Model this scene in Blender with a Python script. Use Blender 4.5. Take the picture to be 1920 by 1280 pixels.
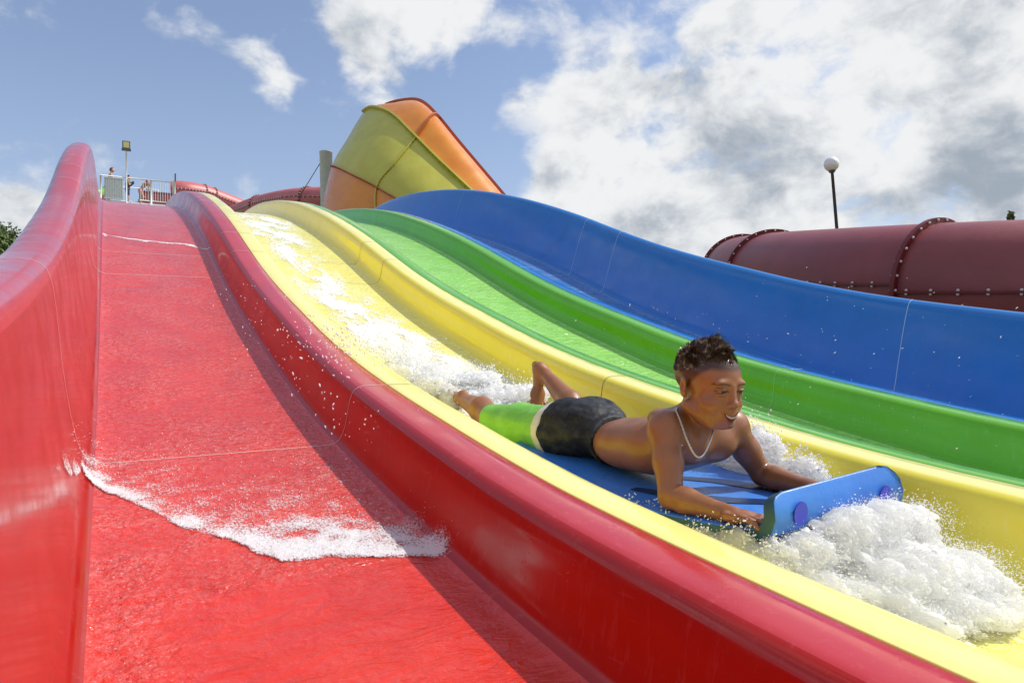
import bpy, math, random
import numpy as np
from mathutils import Vector, Matrix

# ------------------------------------------------------------------ camera, world, sun
S = bpy.context.scene
for o in list(bpy.data.objects): bpy.data.objects.remove(o)
FPX = 1291.0
CR = np.array([0.86265817, -0.50466494, -0.03367753])
CU = np.array([0.00461625, -0.0587257, 0.99826348])
CF = np.array([0.50576632, 0.86131562, 0.04833055])
cd = bpy.data.cameras.new('camera'); cam = bpy.data.objects.new('camera', cd)
S.collection.objects.link(cam); S.camera = cam
cd.sensor_width = 36; cd.lens = 36 * FPX / 1920; cd.clip_start = 0.02; cd.clip_end = 5000
cam.matrix_world = Matrix(((CR[0], CU[0], -CF[0], 0), (CR[1], CU[1], -CF[1], 0), (CR[2], CU[2], -CF[2], 0), (0, 0, 0, 1)))
def direction(u, v):
    return CF + (u - 960) / FPX * CR - (v - 640) / FPX * CU
def far(u, v, d):           # a point seen in direction (u, v), d metres deep
    return direction(u, v) * d
def onY(u, v, Y):
    q = direction(u, v); return q / q[1] * Y

SUNV = np.array([1.0, -0.36, 1.13]); SUNV /= np.linalg.norm(SUNV)
sl = bpy.data.lights.new('sun', 'SUN'); so = bpy.data.objects.new('sun', sl); S.collection.objects.link(so)
sl.energy = 4.2; sl.angle = math.radians(0.5); sl.color = (1.0, 0.955, 0.88)
so.rotation_euler = Vector(-SUNV).to_track_quat('-Z', 'Y').to_euler()
S.view_settings.view_transform = 'Standard'; S.view_settings.look = 'None'
S.view_settings.exposure = 0.04; S.view_settings.gamma = 1; S.view_settings.use_curve_mapping = False
S.cycles.max_bounces = 8; S.cycles.transparent_max_bounces = 16; S.cycles.use_denoising = True
S.cycles.caustics_reflective = False; S.cycles.caustics_refractive = False

class NT:
    """small helper for node trees"""
    def __init__(s, tree): s.t = tree; s.n = tree.nodes; s.l = tree.links
    def new(s, typ, **kw):
        n = s.n.new(typ)
        for k, v in kw.items(): setattr(n, k, v)
        return n
    def put(s, sock, v):
        if isinstance(v, bpy.types.NodeSocket): s.l.new(v, sock)
        else: sock.default_value = v
    def math(s, op, a, b=None, c=None, clamp=False):
        n = s.new('ShaderNodeMath', operation=op, use_clamp=clamp)
        for i, v in enumerate((a, b, c)):
            if v is not None: s.put(n.inputs[i], v)
        return n.outputs[0]
    def vmath(s, op, a, b=None):
        n = s.new('ShaderNodeVectorMath', operation=op)
        s.put(n.inputs[0], a)
        if b is not None: s.put(n.inputs[1], b)
        return n.outputs['Value'] if op in ('DISTANCE', 'DOT_PRODUCT', 'LENGTH') else n.outputs[0]
    def mapr(s, v, a, b, c=0.0, d=1.0, smooth=True):
        n = s.new('ShaderNodeMapRange'); n.interpolation_type = 'SMOOTHSTEP' if smooth else 'LINEAR'
        for i, x in enumerate((v, a, b, c, d)): s.put(n.inputs[i], x)
        return n.outputs[0]
    def noise(s, vec, scale, detail=4, rough=0.5, lac=2.0, dist=0.0):
        n = s.new('ShaderNodeTexNoise'); s.put(n.inputs['Vector'], vec)
        n.inputs['Scale'].default_value = scale; n.inputs['Detail'].default_value = detail
        n.inputs['Roughness'].default_value = rough; n.inputs['Lacunarity'].default_value = lac
        n.inputs['Distortion'].default_value = dist
        return n.outputs['Fac']
    def mix(s, f, a, b):
        n = s.new('ShaderNodeMix', data_type='RGBA'); s.put(n.inputs[0], f)
        for i, v in ((6, a), (7, b)): s.put(n.inputs[i], v if isinstance(v, bpy.types.NodeSocket) else (*v[:3], 1))
        return n.outputs[2]

world = bpy.data.worlds.new('World'); S.world = world; world.use_nodes = True
def build_world():
    w = NT(world.node_tree); w.n.clear()
    out = w.new('ShaderNodeOutputWorld'); bg = w.new('ShaderNodeBackground'); w.l.new(bg.outputs[0], out.inputs[0])
    bg.inputs[1].default_value = 0.12
    sky = w.new('ShaderNodeTexSky', sky_type='NISHITA', sun_disc=False)
    sky.sun_elevation = math.asin(SUNV[2]); sky.sun_rotation = math.atan2(SUNV[0], SUNV[1])
    sky.air_density = 1.0; sky.dust_density = 0.9; sky.ozone_density = 2.2
    g = w.new('ShaderNodeTexCoord').outputs['Generated']
    d = w.vmath('NORMALIZE', g)
    st = w.vmath('MULTIPLY', d, (1.0, 1.0, 1.45))
    warp = w.new('ShaderNodeTexNoise'); w.put(warp.inputs['Vector'], st); warp.inputs['Scale'].default_value = 5.0; warp.inputs['Detail'].default_value = 3
    wv = w.vmath('MULTIPLY', w.vmath('SUBTRACT', warp.outputs['Color'], (.5, .5, .5)), (.10, .10, .06))
    p = w.vmath('ADD', st, wv)
    def fb(v): return w.noise(v, 6.6, 12, 0.56)
    n1 = fb(p)
    n2 = fb(w.vmath('ADD', p, tuple((SUNV * np.array([1, 1, 1.45]) * 0.035).tolist())))
    hi = w.noise(p, 15.0, 8, 0.6)
    hi2 = w.noise(w.vmath('ADD', p, tuple((SUNV * np.array([1, 1, 1.45]) * 0.012).tolist())), 15.0, 8, 0.6)
    # cloud masses by the part of the sky they stand in: (u, v, radius, weight)
    blobs = [(340,45,65,.30),(385,15,40,.14),(490,120,75,.32),(545,155,50,.2),(655,85,60,.33),(700,160,65,.33),(740,180,50,.2),(610,175,50,.08),(640,5,90,.16),(740,10,110,.22),(850,40,120,.32),(920,30,60,.20),
             (530,275,70,.09),(430,230,120,.03),(975,75,50,.15),(870,185,50,.10),(960,195,60,.14),(1060,45,60,.14),
             (1290,20,130,.34),(1420,60,120,.26),(1560,30,160,.34),(1800,40,220,.42),(1120,140,90,.26),(1030,195,90,.32),(1170,200,100,.30),
             (1350,175,130,.34),(1530,150,150,.34),(1720,160,180,.40),(1880,190,150,.40),(1030,330,80,.34),(1110,300,100,.36),(1110,400,120,.42),
             (1240,300,150,.44),(1400,310,170,.46),(1600,330,200,.46),(1800,340,180,.46),(1950,330,180,.5),(1260,430,130,.42),(1480,440,180,.42),
             (45,415,75,.5),(15,450,80,.5),(80,390,50,.2),(140,235,80,.04),
             (1010,120,45,-.2),(1240,95,50,-.34),(1320,110,45,-.25),(1400,105,40,-.15),(985,270,60,-.25),(1600,60,40,-.16),(1700,45,30,-.1),(1570,115,30,-.15),(240,160,170,-.2),(640,300,130,-.12),(850,330,90,-.2),(930,310,70,-.2),(560,70,60,-.1),(1690,300,25,-.2)]
    Mm = None
    for (u, v, r, wt) in blobs:
        q = direction(u, v); q = q / np.linalg.norm(q)
        s = w.vmath('DISTANCE', d, tuple(q.tolist()))
        x = w.mapr(s, r / FPX * 1.35, r / FPX * 0.10, 0.0, abs(wt) * 1.0)
        Mm = x if Mm is None else w.math('ADD' if wt > 0 else 'SUBTRACT', Mm, x)
    Mm = w.math('MINIMUM', Mm, 0.60)
    # elsewhere in the sky: loose fair-weather cloud
    q = direction(960, 500); q = q / np.linalg.norm(q)
    off = w.mapr(w.vmath('DOT_PRODUCT', d, tuple(q.tolist())), 0.55, 0.35, 0.0, 1.0)
    Mm = w.math('ADD', Mm, w.math('MULTIPLY', off, 0.24))
    nn = w.math('ADD', w.math('MULTIPLY', w.math('SUBTRACT', n1, 0.5), 1.9), w.math('MULTIPLY', w.math('SUBTRACT', hi, 0.5), .85))
    D = w.math('ADD', nn, w.math('SUBTRACT', Mm, 0.19))
    cover = w.mapr(D, -0.12, 0.32)
    thin = w.mapr(Mm, 0.05, 0.36, 0.66, 1.0)
    cover = w.math('MULTIPLY', cover, thin)
    lit = w.math('ADD', w.math('MULTIPLY', w.math('SUBTRACT', n1, n2), 4.8), w.math('MULTIPLY', w.math('SUBTRACT', hi, hi2), 1.9))
    G = None
    for (u, v, r, wt) in [(1440,310,130,.75),(1350,275,80,.35),(1820,300,90,.62),(1930,300,80,.42),(1790,380,120,.42),(1660,400,110,.25),(1200,390,90,.32),(1120,420,60,.2),(1600,440,120,.15),(40,450,50,.35),(1290,440,110,.35)]:
        q = direction(u, v); q = q / np.linalg.norm(q)
        s = w.vmath('DISTANCE', d, tuple(q.tolist()))
        x = w.mapr(s, r / FPX * 1.2, 0.0, 0.0, wt)
        G = x if G is None else w.math('ADD', G, x)
    shade = w.math('SUBTRACT', w.math('ADD', w.math('ADD', G, w.math('MULTIPLY', w.math('SUBTRACT', w.noise(d, 9.0, 9, .58), .5), 1.6)), w.mapr(D, 0.10, 0.80, -0.02, 0.62)), lit)
    shade = w.mapr(shade, -0.10, 1.75)
    ccol = w.mix(shade, (7.1, 7.2, 7.3), (2.9, 3.35, 3.95))
    hz = w.new('ShaderNodeSeparateXYZ'); w.put(hz.inputs[0], d)
    skyc = w.vmath('MULTIPLY', sky.outputs[0], (1.22, 1.24, 1.32))
    skyc = w.mix(w.mapr(hz.outputs[2], 0.0, 0.50, 0.46, 0.16), skyc, (4.9, 5.3, 6.0))
    col = w.mix(cover, skyc, ccol)
    w.l.new(col, bg.inputs[0])
build_world()

# ------------------------------------------------------------------ helpers
def link(name, verts, faces, mats=(), parent=None, smooth=True, matidx=None, cols=None):
    me = bpy.data.meshes.new(name)
    me.from_pydata([tuple(map(float, v)) for v in verts] if not isinstance(verts, np.ndarray) else verts.tolist(), [],
                   faces if not isinstance(faces, np.ndarray) else faces.tolist())
    for m in (mats if isinstance(mats, (list, tuple)) else [mats]): me.materials.append(m)
    if smooth: me.polygons.foreach_set('use_smooth', [True] * len(me.polygons))
    if matidx is not None: me.polygons.foreach_set('material_index', list(map(int, matidx)))
    if cols is not None:
        a = me.color_attributes.new('tint', 'FLOAT_COLOR', 'POINT')
        c = np.ones((len(me.vertices), 4), np.float32); c[:, :cols.shape[1]] = cols
        a.data.foreach_set('color', c.ravel())
    me.update()
    o = bpy.data.objects.new(name, me); S.collection.objects.link(o)
    if parent is not None: o.parent = parent
    return o
def thing(name, label, cat, loc=(0, 0, 0), group=None):
    o = bpy.data.objects.new(name, None); S.collection.objects.link(o); o.location = loc
    o.empty_display_size = .1
    o['label'] = label; o['category'] = cat
    if group: o['group'] = group
    bpy.context.view_layer.update()
    return o
def tag(o, label=None, cat=None, group=None, kind=None):
    if label: o['label'] = label
    if cat: o['category'] = cat
    if group: o['group'] = group
    if kind: o['kind'] = kind
    return o
class MB:
    """collects simple solids into one mesh; coordinates are world ones, shifted by the parent's location"""
    def __init__(s): s.v = []; s.f = []; s.m = []
    def add(s, v, f, mi=0):
        b = len(s.v); s.v += [tuple(map(float, x)) for x in v]; s.f += [tuple(b + i for i in q) for q in f]; s.m += [mi] * len(f); return s
    def box(s, lo, hi, mi=0, R=None, c=None):
        v = [(x, y, z) for x in (lo[0], hi[0]) for y in (lo[1], hi[1]) for z in (lo[2], hi[2])]
        if R is not None: v = [tuple(R @ (np.array(p) - c) + c) for p in v]
        return s.add(v, [(0,1,3,2),(4,6,7,5),(0,4,5,1),(2,3,7,6),(0,2,6,4),(1,5,7,3)], mi)
    def tube(s, pts, r, n=12, mi=0, cap=True):
        pts = [np.array(p, float) for p in pts]; rs = r if hasattr(r, '__len__') else [r] * len(pts)
        ring = []; t0 = None; a = None
        for i, p in enumerate(pts):
            t = pts[min(i + 1, len(pts) - 1)] - pts[max(i - 1, 0)]; t = t / np.linalg.norm(t)
            if a is None:
                a = np.cross(t, [0, 0, 1.0]) if abs(t[2]) < .95 else np.cross(t, [1.0, 0, 0])
            a = a - t * a.dot(t); a /= np.linalg.norm(a); b = np.cross(t, a)
            ring.append([p + rs[i] * (math.cos(k * 2 * math.pi / n) * a + math.sin(k * 2 * math.pi / n) * b) for k in range(n)])
        v = [q for R_ in ring for q in R_]; f = []
        for i in range(len(pts) - 1):
            for k in range(n):
                f.append((i * n + k, i * n + (k + 1) % n, (i + 1) * n + (k + 1) % n, (i + 1) * n + k))
        if cap: f += [tuple(range(n)), tuple(range((len(pts) - 1) * n, len(pts) * n))[::-1]]
        return s.add(v, f, mi)
    def ball(s, c, r, n=8, mi=0, sc=(1, 1, 1)):
        v = [(c[0], c[1], c[2] + r * sc[2])]; f = []
        for i in range(1, n):
            th = math.pi * i / n
            for k in range(2 * n):
                ph = math.pi * k / n
                v.append((c[0] + r * sc[0] * math.sin(th) * math.cos(ph), c[1] + r * sc[1] * math.sin(th) * math.sin(ph), c[2] + r * sc[2] * math.cos(th)))
        v.append((c[0], c[1], c[2] - r * sc[2])); m = 2 * n
        for k in range(m): f.append((0, 1 + k, 1 + (k + 1) % m))
        for i in range(n - 2):
            for k in range(m):
                f.append((1 + i * m + k, 1 + (i + 1) * m + k, 1 + (i + 1) * m + (k + 1) % m, 1 + i * m + (k + 1) % m))
        b = 1 + (n - 2) * m
        for k in range(m): f.append((b + k, len(v) - 1, b + (k + 1) % m))
        return s.add(v, f, mi)
    def build(s, name, mats, parent=None, smooth=False):
        v = s.v
        if parent is not None:
            L = Vector((0, 0, 0)); q = parent
            while q is not None: L = L + q.location; q = q.parent
            v = [(x - L[0], y - L[1], z - L[2]) for x, y, z in v]
        return link(name, v, s.f, mats, parent, smooth, s.m)

# ------------------------------------------------------------------ materials
def mat(name, base, rough=.5, **kw):
    m = bpy.data.materials.new(name); m.use_nodes = True
    b = m.node_tree.nodes['Principled BSDF']
    b.inputs['Base Color'].default_value = (*base, 1); b.inputs['Roughness'].default_value = rough
    for k, v in kw.items(): b.inputs[k.replace('_', ' ')].default_value = v
    return m
def bsdf(m): return m.node_tree.nodes['Principled BSDF']
def vary(m, base, base2, scale=6, detail=6, bump=0.0, bscale=40, rough=None, stretch=(1, 1, 1), lo=.35, hi=.65):
    t = NT(m.node_tree); b = bsdf(m)
    co = t.vmath('MULTIPLY', t.new('ShaderNodeTexCoord').outputs['Object'], stretch)
    n = t.noise(co, scale, detail, .6)
    t.l.new(t.mix(t.mapr(n, lo, hi), base, base2), b.inputs['Base Color'])
    if bump:
        bn = t.new('ShaderNodeBump'); bn.inputs['Strength'].default_value = bump; bn.inputs['Distance'].default_value = .01
        t.put(bn.inputs['Height'], t.noise(co, bscale, 4, .6)); t.l.new(bn.outputs[0], b.inputs['Normal'])
    if rough: t.put(b.inputs['Roughness'], t.mapr(t.noise(co, scale * 2.3, 5, .6), .3, .7, rough[0], rough[1]))
    return m
def gelcoat(name, c, c2, fade):
    """glossy fibreglass: faint mottling, faded scuffs, drip streaks down the walls"""
    m = bpy.data.materials.new(name); m.use_nodes = True; t = NT(m.node_tree); b = bsdf(m)
    co = t.new('ShaderNodeTexCoord').outputs['Object']
    n = t.noise(co, 3.2, 8, .65); n2 = t.noise(t.vmath('MULTIPLY', co, (9, 9, 1.0)), 6, 5, .6)
    col = t.mix(t.mapr(n, .3, .7), c, c2)
    col = t.mix(t.math('MULTIPLY', t.mapr(n2, .56, .72), .22), col, fade)
    sc = t.noise(t.vmath('MULTIPLY', co, (40, 2.2, 40)), 3, 4, .5)
    col = t.mix(t.math('MULTIPLY', t.mapr(sc, .66, .74), .25), col, fade)
    t.l.new(col, b.inputs['Base Color'])
    t.put(b.inputs['Roughness'], t.mapr(t.noise(co, 7, 6, .6), .3, .7, .10, .26))
    b.inputs['Specular IOR Level'].default_value = .5
    b.inputs['Coat Weight'].default_value = .12; b.inputs['Coat Roughness'].default_value = .06
    bn = t.new('ShaderNodeBump'); bn.inputs['Strength'].default_value = .18; bn.inputs['Distance'].default_value = .006
    drops = t.new('ShaderNodeTexVoronoi'); t.put(drops.inputs['Vector'], co); drops.inputs['Scale'].default_value = 95; drops.inputs['Randomness'].default_value = 1
    dr = t.math('MULTIPLY', t.mapr(drops.outputs['Distance'], .30, .05), t.mapr(t.noise(co, 9, 3, .5), .56, .66))
    t.put(bn.inputs['Height'], t.math('ADD', t.math('MULTIPLY', t.noise(co, 5, 3, .5), .7), t.math('MULTIPLY', dr, .35)))
    t.l.new(bn.outputs[0], b.inputs['Normal'])
    return m
def wet(name, c, c2, bscale=1.0, strength=.7, bub=.6):
    """fibreglass floor under a thin sheet of fast water"""
    m = bpy.data.materials.new(name); m.use_nodes = True; t = NT(m.node_tree); b = bsdf(m)
    co = t.new('ShaderNodeTexCoord').outputs['Object']
    n = t.noise(t.vmath('MULTIPLY', co, (1, .5, 1)), 5, 8, .65)
    basec = t.mix(t.mapr(n, .35, .65), c, c2)
    b.inputs['Roughness'].default_value = .16; b.inputs['Specular IOR Level'].default_value = .5
    b.inputs['Coat Weight'].default_value = .45; b.inputs['Coat Roughness'].default_value = .05; b.inputs['Coat IOR'].default_value = 1.33
    big = t.noise(t.vmath('MULTIPLY', co, (1, 2.1, 1)), 7, 6, .55, dist=.6)
    fine = t.noise(co, 110 * bscale, 2, .6)
    mid = t.noise(co, 42 * bscale, 3, .6)
    # calmer sheets of water lie between rough, granular ones; the last metre is calm in the middle
    sx = t.new('ShaderNodeSeparateXYZ'); t.put(sx.inputs[0], co)
    calm = t.math('MULTIPLY', t.mapr(t.math('ADD', sx.outputs[1], t.math('MULTIPLY', big, .35)), 1.70, 1.55), t.mapr(t.math('ADD', sx.outputs[0], t.math('MULTIPLY', big, .3)), .16, .28))
    amp = t.math('SUBTRACT', 1.0, t.math('MULTIPLY', calm, .82))
    amp = t.math('MULTIPLY', amp, t.mapr(t.noise(co, 4.5, 3, .5), .36, .60, .45, 1.0))
    h = t.math('MULTIPLY', amp, t.math('ADD', t.math('MULTIPLY', fine, .34), t.math('MULTIPLY', mid, .75)))
    rid = t.math('MULTIPLY', t.math('ABSOLUTE', t.math('SUBTRACT', big, .5)), -1.1)
    h = t.math('ADD', h, rid)
    # air bubbles carried in the rough water, doubling as painted sparkle: pale specks
    spk = t.mapr(t.noise(co, 170 * bscale, 2, .7), .60, .72); spk = t.math('MULTIPLY', t.math('MULTIPLY', spk, amp), bub)
    fz = t.math('MULTIPLY', t.math('MULTIPLY', amp, t.mapr(t.noise(co, 60 * bscale, 4, .7), .38, .66)), bub * .30)
    t.l.new(t.mix(t.math('ADD', spk, fz, clamp=True), basec, (.93, .90, .88)), b.inputs['Base Color'])
    bn = t.new('ShaderNodeBump'); bn.inputs['Strength'].default_value = strength; bn.inputs['Distance'].default_value = .02
    t.put(bn.inputs['Height'], h)
    t.l.new(bn.outputs[0], b.inputs['Normal']); t.l.new(bn.outputs[0], b.inputs['Coat Normal'])
    return m
M = {}
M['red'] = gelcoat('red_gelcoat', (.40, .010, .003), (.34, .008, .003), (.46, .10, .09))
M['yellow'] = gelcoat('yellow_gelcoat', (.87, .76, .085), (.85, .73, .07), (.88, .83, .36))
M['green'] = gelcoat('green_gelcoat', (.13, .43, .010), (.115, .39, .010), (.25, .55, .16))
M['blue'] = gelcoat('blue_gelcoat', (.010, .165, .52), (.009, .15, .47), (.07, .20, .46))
M['red_rim'] = gelcoat('sun_bleached_red_rim', (.52, .040, .045), (.46, .032, .036), (.60, .16, .17))  # flat tops: sky sheen painted in as a paler copy of the wall red
M['yellow_rim'] = gelcoat('sun_bleached_yellow_rim', (.88, .82, .27), (.86, .80, .23), (.88, .85, .42))  # sunlit tops painted paler than the shaded yellow walls
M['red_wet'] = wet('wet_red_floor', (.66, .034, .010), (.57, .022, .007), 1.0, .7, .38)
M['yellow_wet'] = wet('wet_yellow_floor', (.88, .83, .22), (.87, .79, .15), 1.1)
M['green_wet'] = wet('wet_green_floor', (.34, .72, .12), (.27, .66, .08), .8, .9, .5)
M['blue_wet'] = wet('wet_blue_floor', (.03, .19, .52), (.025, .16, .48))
M['joint_pale'] = mat('pale_joint_filler', (.72, .50, .45), .6)
M['joint_dark'] = mat('dirty_joint_filler', (.30, .24, .06), .7)
M['joint_green'] = mat('green_joint_filler', (.30, .55, .22), .7)
M['joint_blue'] = mat('blue_joint_filler', (.40, .52, .72), .7)
M['steel'] = vary(mat('galvanised_steel', (.42, .45, .46), .5), (.74, .78, .82), (.64, .69, .74), 9)
M['grass'] = vary(mat('grass', (.06, .11, .03), .9), (.10, .12, .055), (.15, .15, .08), 1.5, 8, .5, 30)
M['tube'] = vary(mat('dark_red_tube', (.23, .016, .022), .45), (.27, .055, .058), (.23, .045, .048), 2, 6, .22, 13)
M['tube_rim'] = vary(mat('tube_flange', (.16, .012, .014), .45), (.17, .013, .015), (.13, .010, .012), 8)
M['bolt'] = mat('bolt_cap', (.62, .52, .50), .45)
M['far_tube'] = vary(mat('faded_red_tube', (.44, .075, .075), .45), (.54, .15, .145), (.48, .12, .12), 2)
M['lime'] = vary(mat('lime_yellow_shell', (.52, .48, .055), .40), (.52, .49, .06), (.47, .43, .045), 1.6, 6, .15, 5, (.32, .5))
M['orange'] = vary(mat('orange_shell', (.68, .20, .02), .30), (.72, .25, .012), (.66, .20, .010), 1.3, 6, .18, 4, (.26, .42))
for k_ in ('orange', 'lime'): bsdf(M[k_]).inputs['Coat Weight'].default_value = .35; bsdf(M[k_]).inputs['Coat Roughness'].default_value = .25
M['orange_dark'] = mat('orange_flange', (.40, .09, .015), .5)
M['white_globe'] = mat('opal_glass', (.85, .84, .82), .5, Subsurface_Weight=.3)
M['dark_metal'] = vary(mat('dark_lamp_metal', (.05, .055, .06), .5), (.05, .055, .06), (.08, .085, .09), 20)
M['lamp_glass'] = mat('floodlight_glass', (.50, .44, .16), .2)
M['panel'] = vary(mat('pale_metal_panel', (.50, .56, .56), .5), (.50, .56, .56), (.42, .48, .48), 14)
M['bark'] = vary(mat('bark', (.12, .08, .05), .9), (.12, .08, .05), (.07, .05, .03), 30)
M['leaf'] = vary(mat('leaf', (.07, .14, .03), .6), (.06, .13, .025), (.13, .20, .05), 3, 4)
M['leaf_warm'] = mat('olive_leaf', (.13, .15, .04), .6)

# ------------------------------------------------------------------ setting
GZ = -1.6
gr = link('ground', [(-900, -900, GZ), (900, -900, GZ), (900, 900, GZ), (-900, 900, GZ)], [(0, 1, 2, 3)], M['grass'], smooth=False)
tag(gr, kind='structure')

# ------------------------------------------------------------------ rainbow slide
KN = [-2, -1, 0, .4,.6,.8,1,1.25,1.5,1.8,2.1,2.5,3,3.5,4,4.5,5,5.5,6,6.5,7,7.5,8,8.5,9,9.5,10,10.5,11,11.5,12.2,13,14,17,20,25,30,34,36]
KZ = [-.70,-.665,-.596,-.552,-.528,-.502,-.474,-.434,-.385,-.32,-.252,-.152,-.004,.168,.347,.546,.767,.993,1.203,1.398,1.575,1.74,1.884,2.013,2.123,2.222,2.303,2.366,2.408,2.428,2.42,2.38,2.38,3.0,3.75,5.0,6.1,7.0,7.35]
YS = np.concatenate([np.arange(-1.6, 12.01, .03), np.arange(12.1, 35.6, .3)])
def _spline():
    x = np.array(KN); y = np.array(KZ); h = np.diff(x); dl = np.diff(y) / h
    m = np.zeros_like(x); m[1:-1] = (dl[:-1] * h[1:] + dl[1:] * h[:-1]) / (h[1:] + h[:-1]); m[0] = dl[0]; m[-1] = dl[-1]
    return x, y, m
_SX, _SY, _SM = _spline()
def zf(q):
    q = np.asarray(q, float); i = np.clip(np.searchsorted(_SX, q) - 1, 0, len(_SX) - 2)
    h = _SX[i + 1] - _SX[i]; s = np.clip((q - _SX[i]) / h, 0, 1)
    return (2*s**3-3*s**2+1)*_SY[i] + (s**3-2*s**2+s)*h*_SM[i] + (-2*s**3+3*s**2)*_SY[i+1] + (s**3-s**2)*h*_SM[i+1]
P = 1.06; X0 = -.061
LEFT_WALL = [(-.305,.44),(-.302,.50),(-.292,.535),(-.272,.558),(-.245,.569),(-.21,.572),(-.18,.569),(-.160,.560),(-.146,.545),(-.137,.52),(-.131,.49),(-.124,.43),(-.117,.35),(-.110,.27),(-.099,.19),(-.088,.12),(-.077,.07),(-.068,.042),(-.054,.020),(-.034,.007),(-.010,.001),(.02,0)]
DIV_R = [(.60,0),(.628,.001),(.645,.006),(.659,.016),(.670,.034),(.680,.062),(.686,.09),(.692,.12),(.697,.145),(.704,.164),(.714,.178),(.728,.1865),(.745,.1905),(.787,.1915),(.824,.1915),(.8275,.1895)]
SEAM = .829
DIV_L = [(2 * SEAM - x, z) for x, z in DIV_R[::-1]]
BLUE_WALL = [(3.74,0),(3.765,.003),(3.785,.011),(3.802,.026),(3.815,.05),(3.836,.10),(3.864,.18),(3.895,.265),(3.927,.35),(3.955,.42),(3.985,.49),(4.003,.525),(4.018,.548),(4.036,.563),(4.060,.571),(4.09,.569),(4.115,.556),(4.132,.532),(4.138,.50),(4.140,.44)]
def lane_profile(i):
    if i == 0: L = LEFT_WALL
    else: L = [(x + P * (i - 1), z) for x, z in DIV_L]
    Rr = [(x + P * i, z) for x, z in DIV_R] if i < 3 else BLUE_WALL
    a, b = L[-1][0], Rr[0][0]
    mid = [(a + (b - a) * k / 8, 0.0) for k in range(1, 8)]
    return L, mid, Rr
def sweep(profile, ys, thick=.010):
    pr = np.array(profile); t = np.gradient(pr, axis=0); nn = np.c_[t[:, 1], -t[:, 0]]; nn /= np.linalg.norm(nn, axis=1)[:, None]
    under = pr + nn * thick
    ring = np.r_[pr, under[::-1]]; n = len(ring)
    z = zf(ys)
    V = np.zeros((len(ys), n, 3)); V[:, :, 0] = ring[:, 0]; V[:, :, 1] = ys[:, None]; V[:, :, 2] = z[:, None] + ring[:, 1]
    i, j = np.meshgrid(np.arange(len(ys) - 1), np.arange(n), indexing='ij'); j2 = (j + 1) % n
    F = np.stack([i * n + j, i * n + j2, (i + 1) * n + j2, (i + 1) * n + j], -1)
    F = F[:, :, ::-1].reshape(-1, 4)
    return V.reshape(-1, 3), F, n
slide = thing('rainbow_slide', 'wide open water slide with red, yellow, green and blue lanes side by side', 'water slide')
JOINTS = [-.31, 2.27, 4.85, 5.34, 7.92, 10.4]
for i, (c, lname, jm) in enumerate((('red', 'red', 'joint_pale'), ('yellow', 'yellow', 'joint_dark'), ('green', 'green', 'joint_green'), ('blue', 'blue', 'joint_blue'))):
    L, mid, Rr = lane_profile(i)
    prof = L + mid + Rr
    V, F, n = sweep(prof, YS)
    nl, nm = len(L), len(mid)
    js = np.tile(np.arange(n), len(YS) - 1)
    mi = np.where((js >= nl - 3) & (js < nl + nm + 2), 1, 0)
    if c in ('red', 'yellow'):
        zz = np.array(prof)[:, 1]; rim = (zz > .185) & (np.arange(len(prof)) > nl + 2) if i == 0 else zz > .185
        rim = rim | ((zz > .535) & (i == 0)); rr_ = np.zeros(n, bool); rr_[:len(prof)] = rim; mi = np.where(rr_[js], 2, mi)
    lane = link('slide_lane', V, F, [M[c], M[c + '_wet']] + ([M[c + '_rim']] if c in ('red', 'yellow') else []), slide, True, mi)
    lane['label'] = {0: 'red lane with the tall left side wall', 1: 'yellow lane full of white water', 2: 'green lane', 3: 'blue lane with the tall right side wall'}[i]
    pr = np.array(prof); tt = np.gradient(pr, axis=0); nn = np.c_[-tt[:, 1], tt[:, 0]]; nn /= np.linalg.norm(nn, axis=1)[:, None]
    up = pr + nn * .0012
    for y in JOINTS:
        wdt = .0018 if c != 'blue' else .0022
        v = [(x, yy, float(zf(yy)) + z) for yy in (y - wdt, y + wdt) for x, z in up]
        k = len(up); f = [(a, a + 1, k + a + 1, k + a) for a in range(k - 1)]
        link('panel_joint', v, f, M[jm], lane)
# blanking cap on the yellow lane's wall
cb = MB(); cc = np.array([1.748, 2.772, float(zf(2.772)) + .118])
cb.tube([cc, cc + np.array([-.006, 0, .001])], [.017, .015], 20)
cb.build('wall_cap', M['joint_dark'], bpy.data.objects['slide_lane.001'], True)
# steel trestles that carry the slide
for y in (3.2, 6.2, 9.2, 12.4, 17, 22, 27, 32):
    z = float(zf(y)) - .06
    b = MB()
    for x in (-.1, 1.3, 2.6, 3.9): b.tube([(x, y, GZ), (x, y, z)], .06, 12)
    b.box((-.2, y - .05, z - .12), (4.0, y + .05, z - .02))
    b.build('support_frame', M['steel'], slide)

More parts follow.
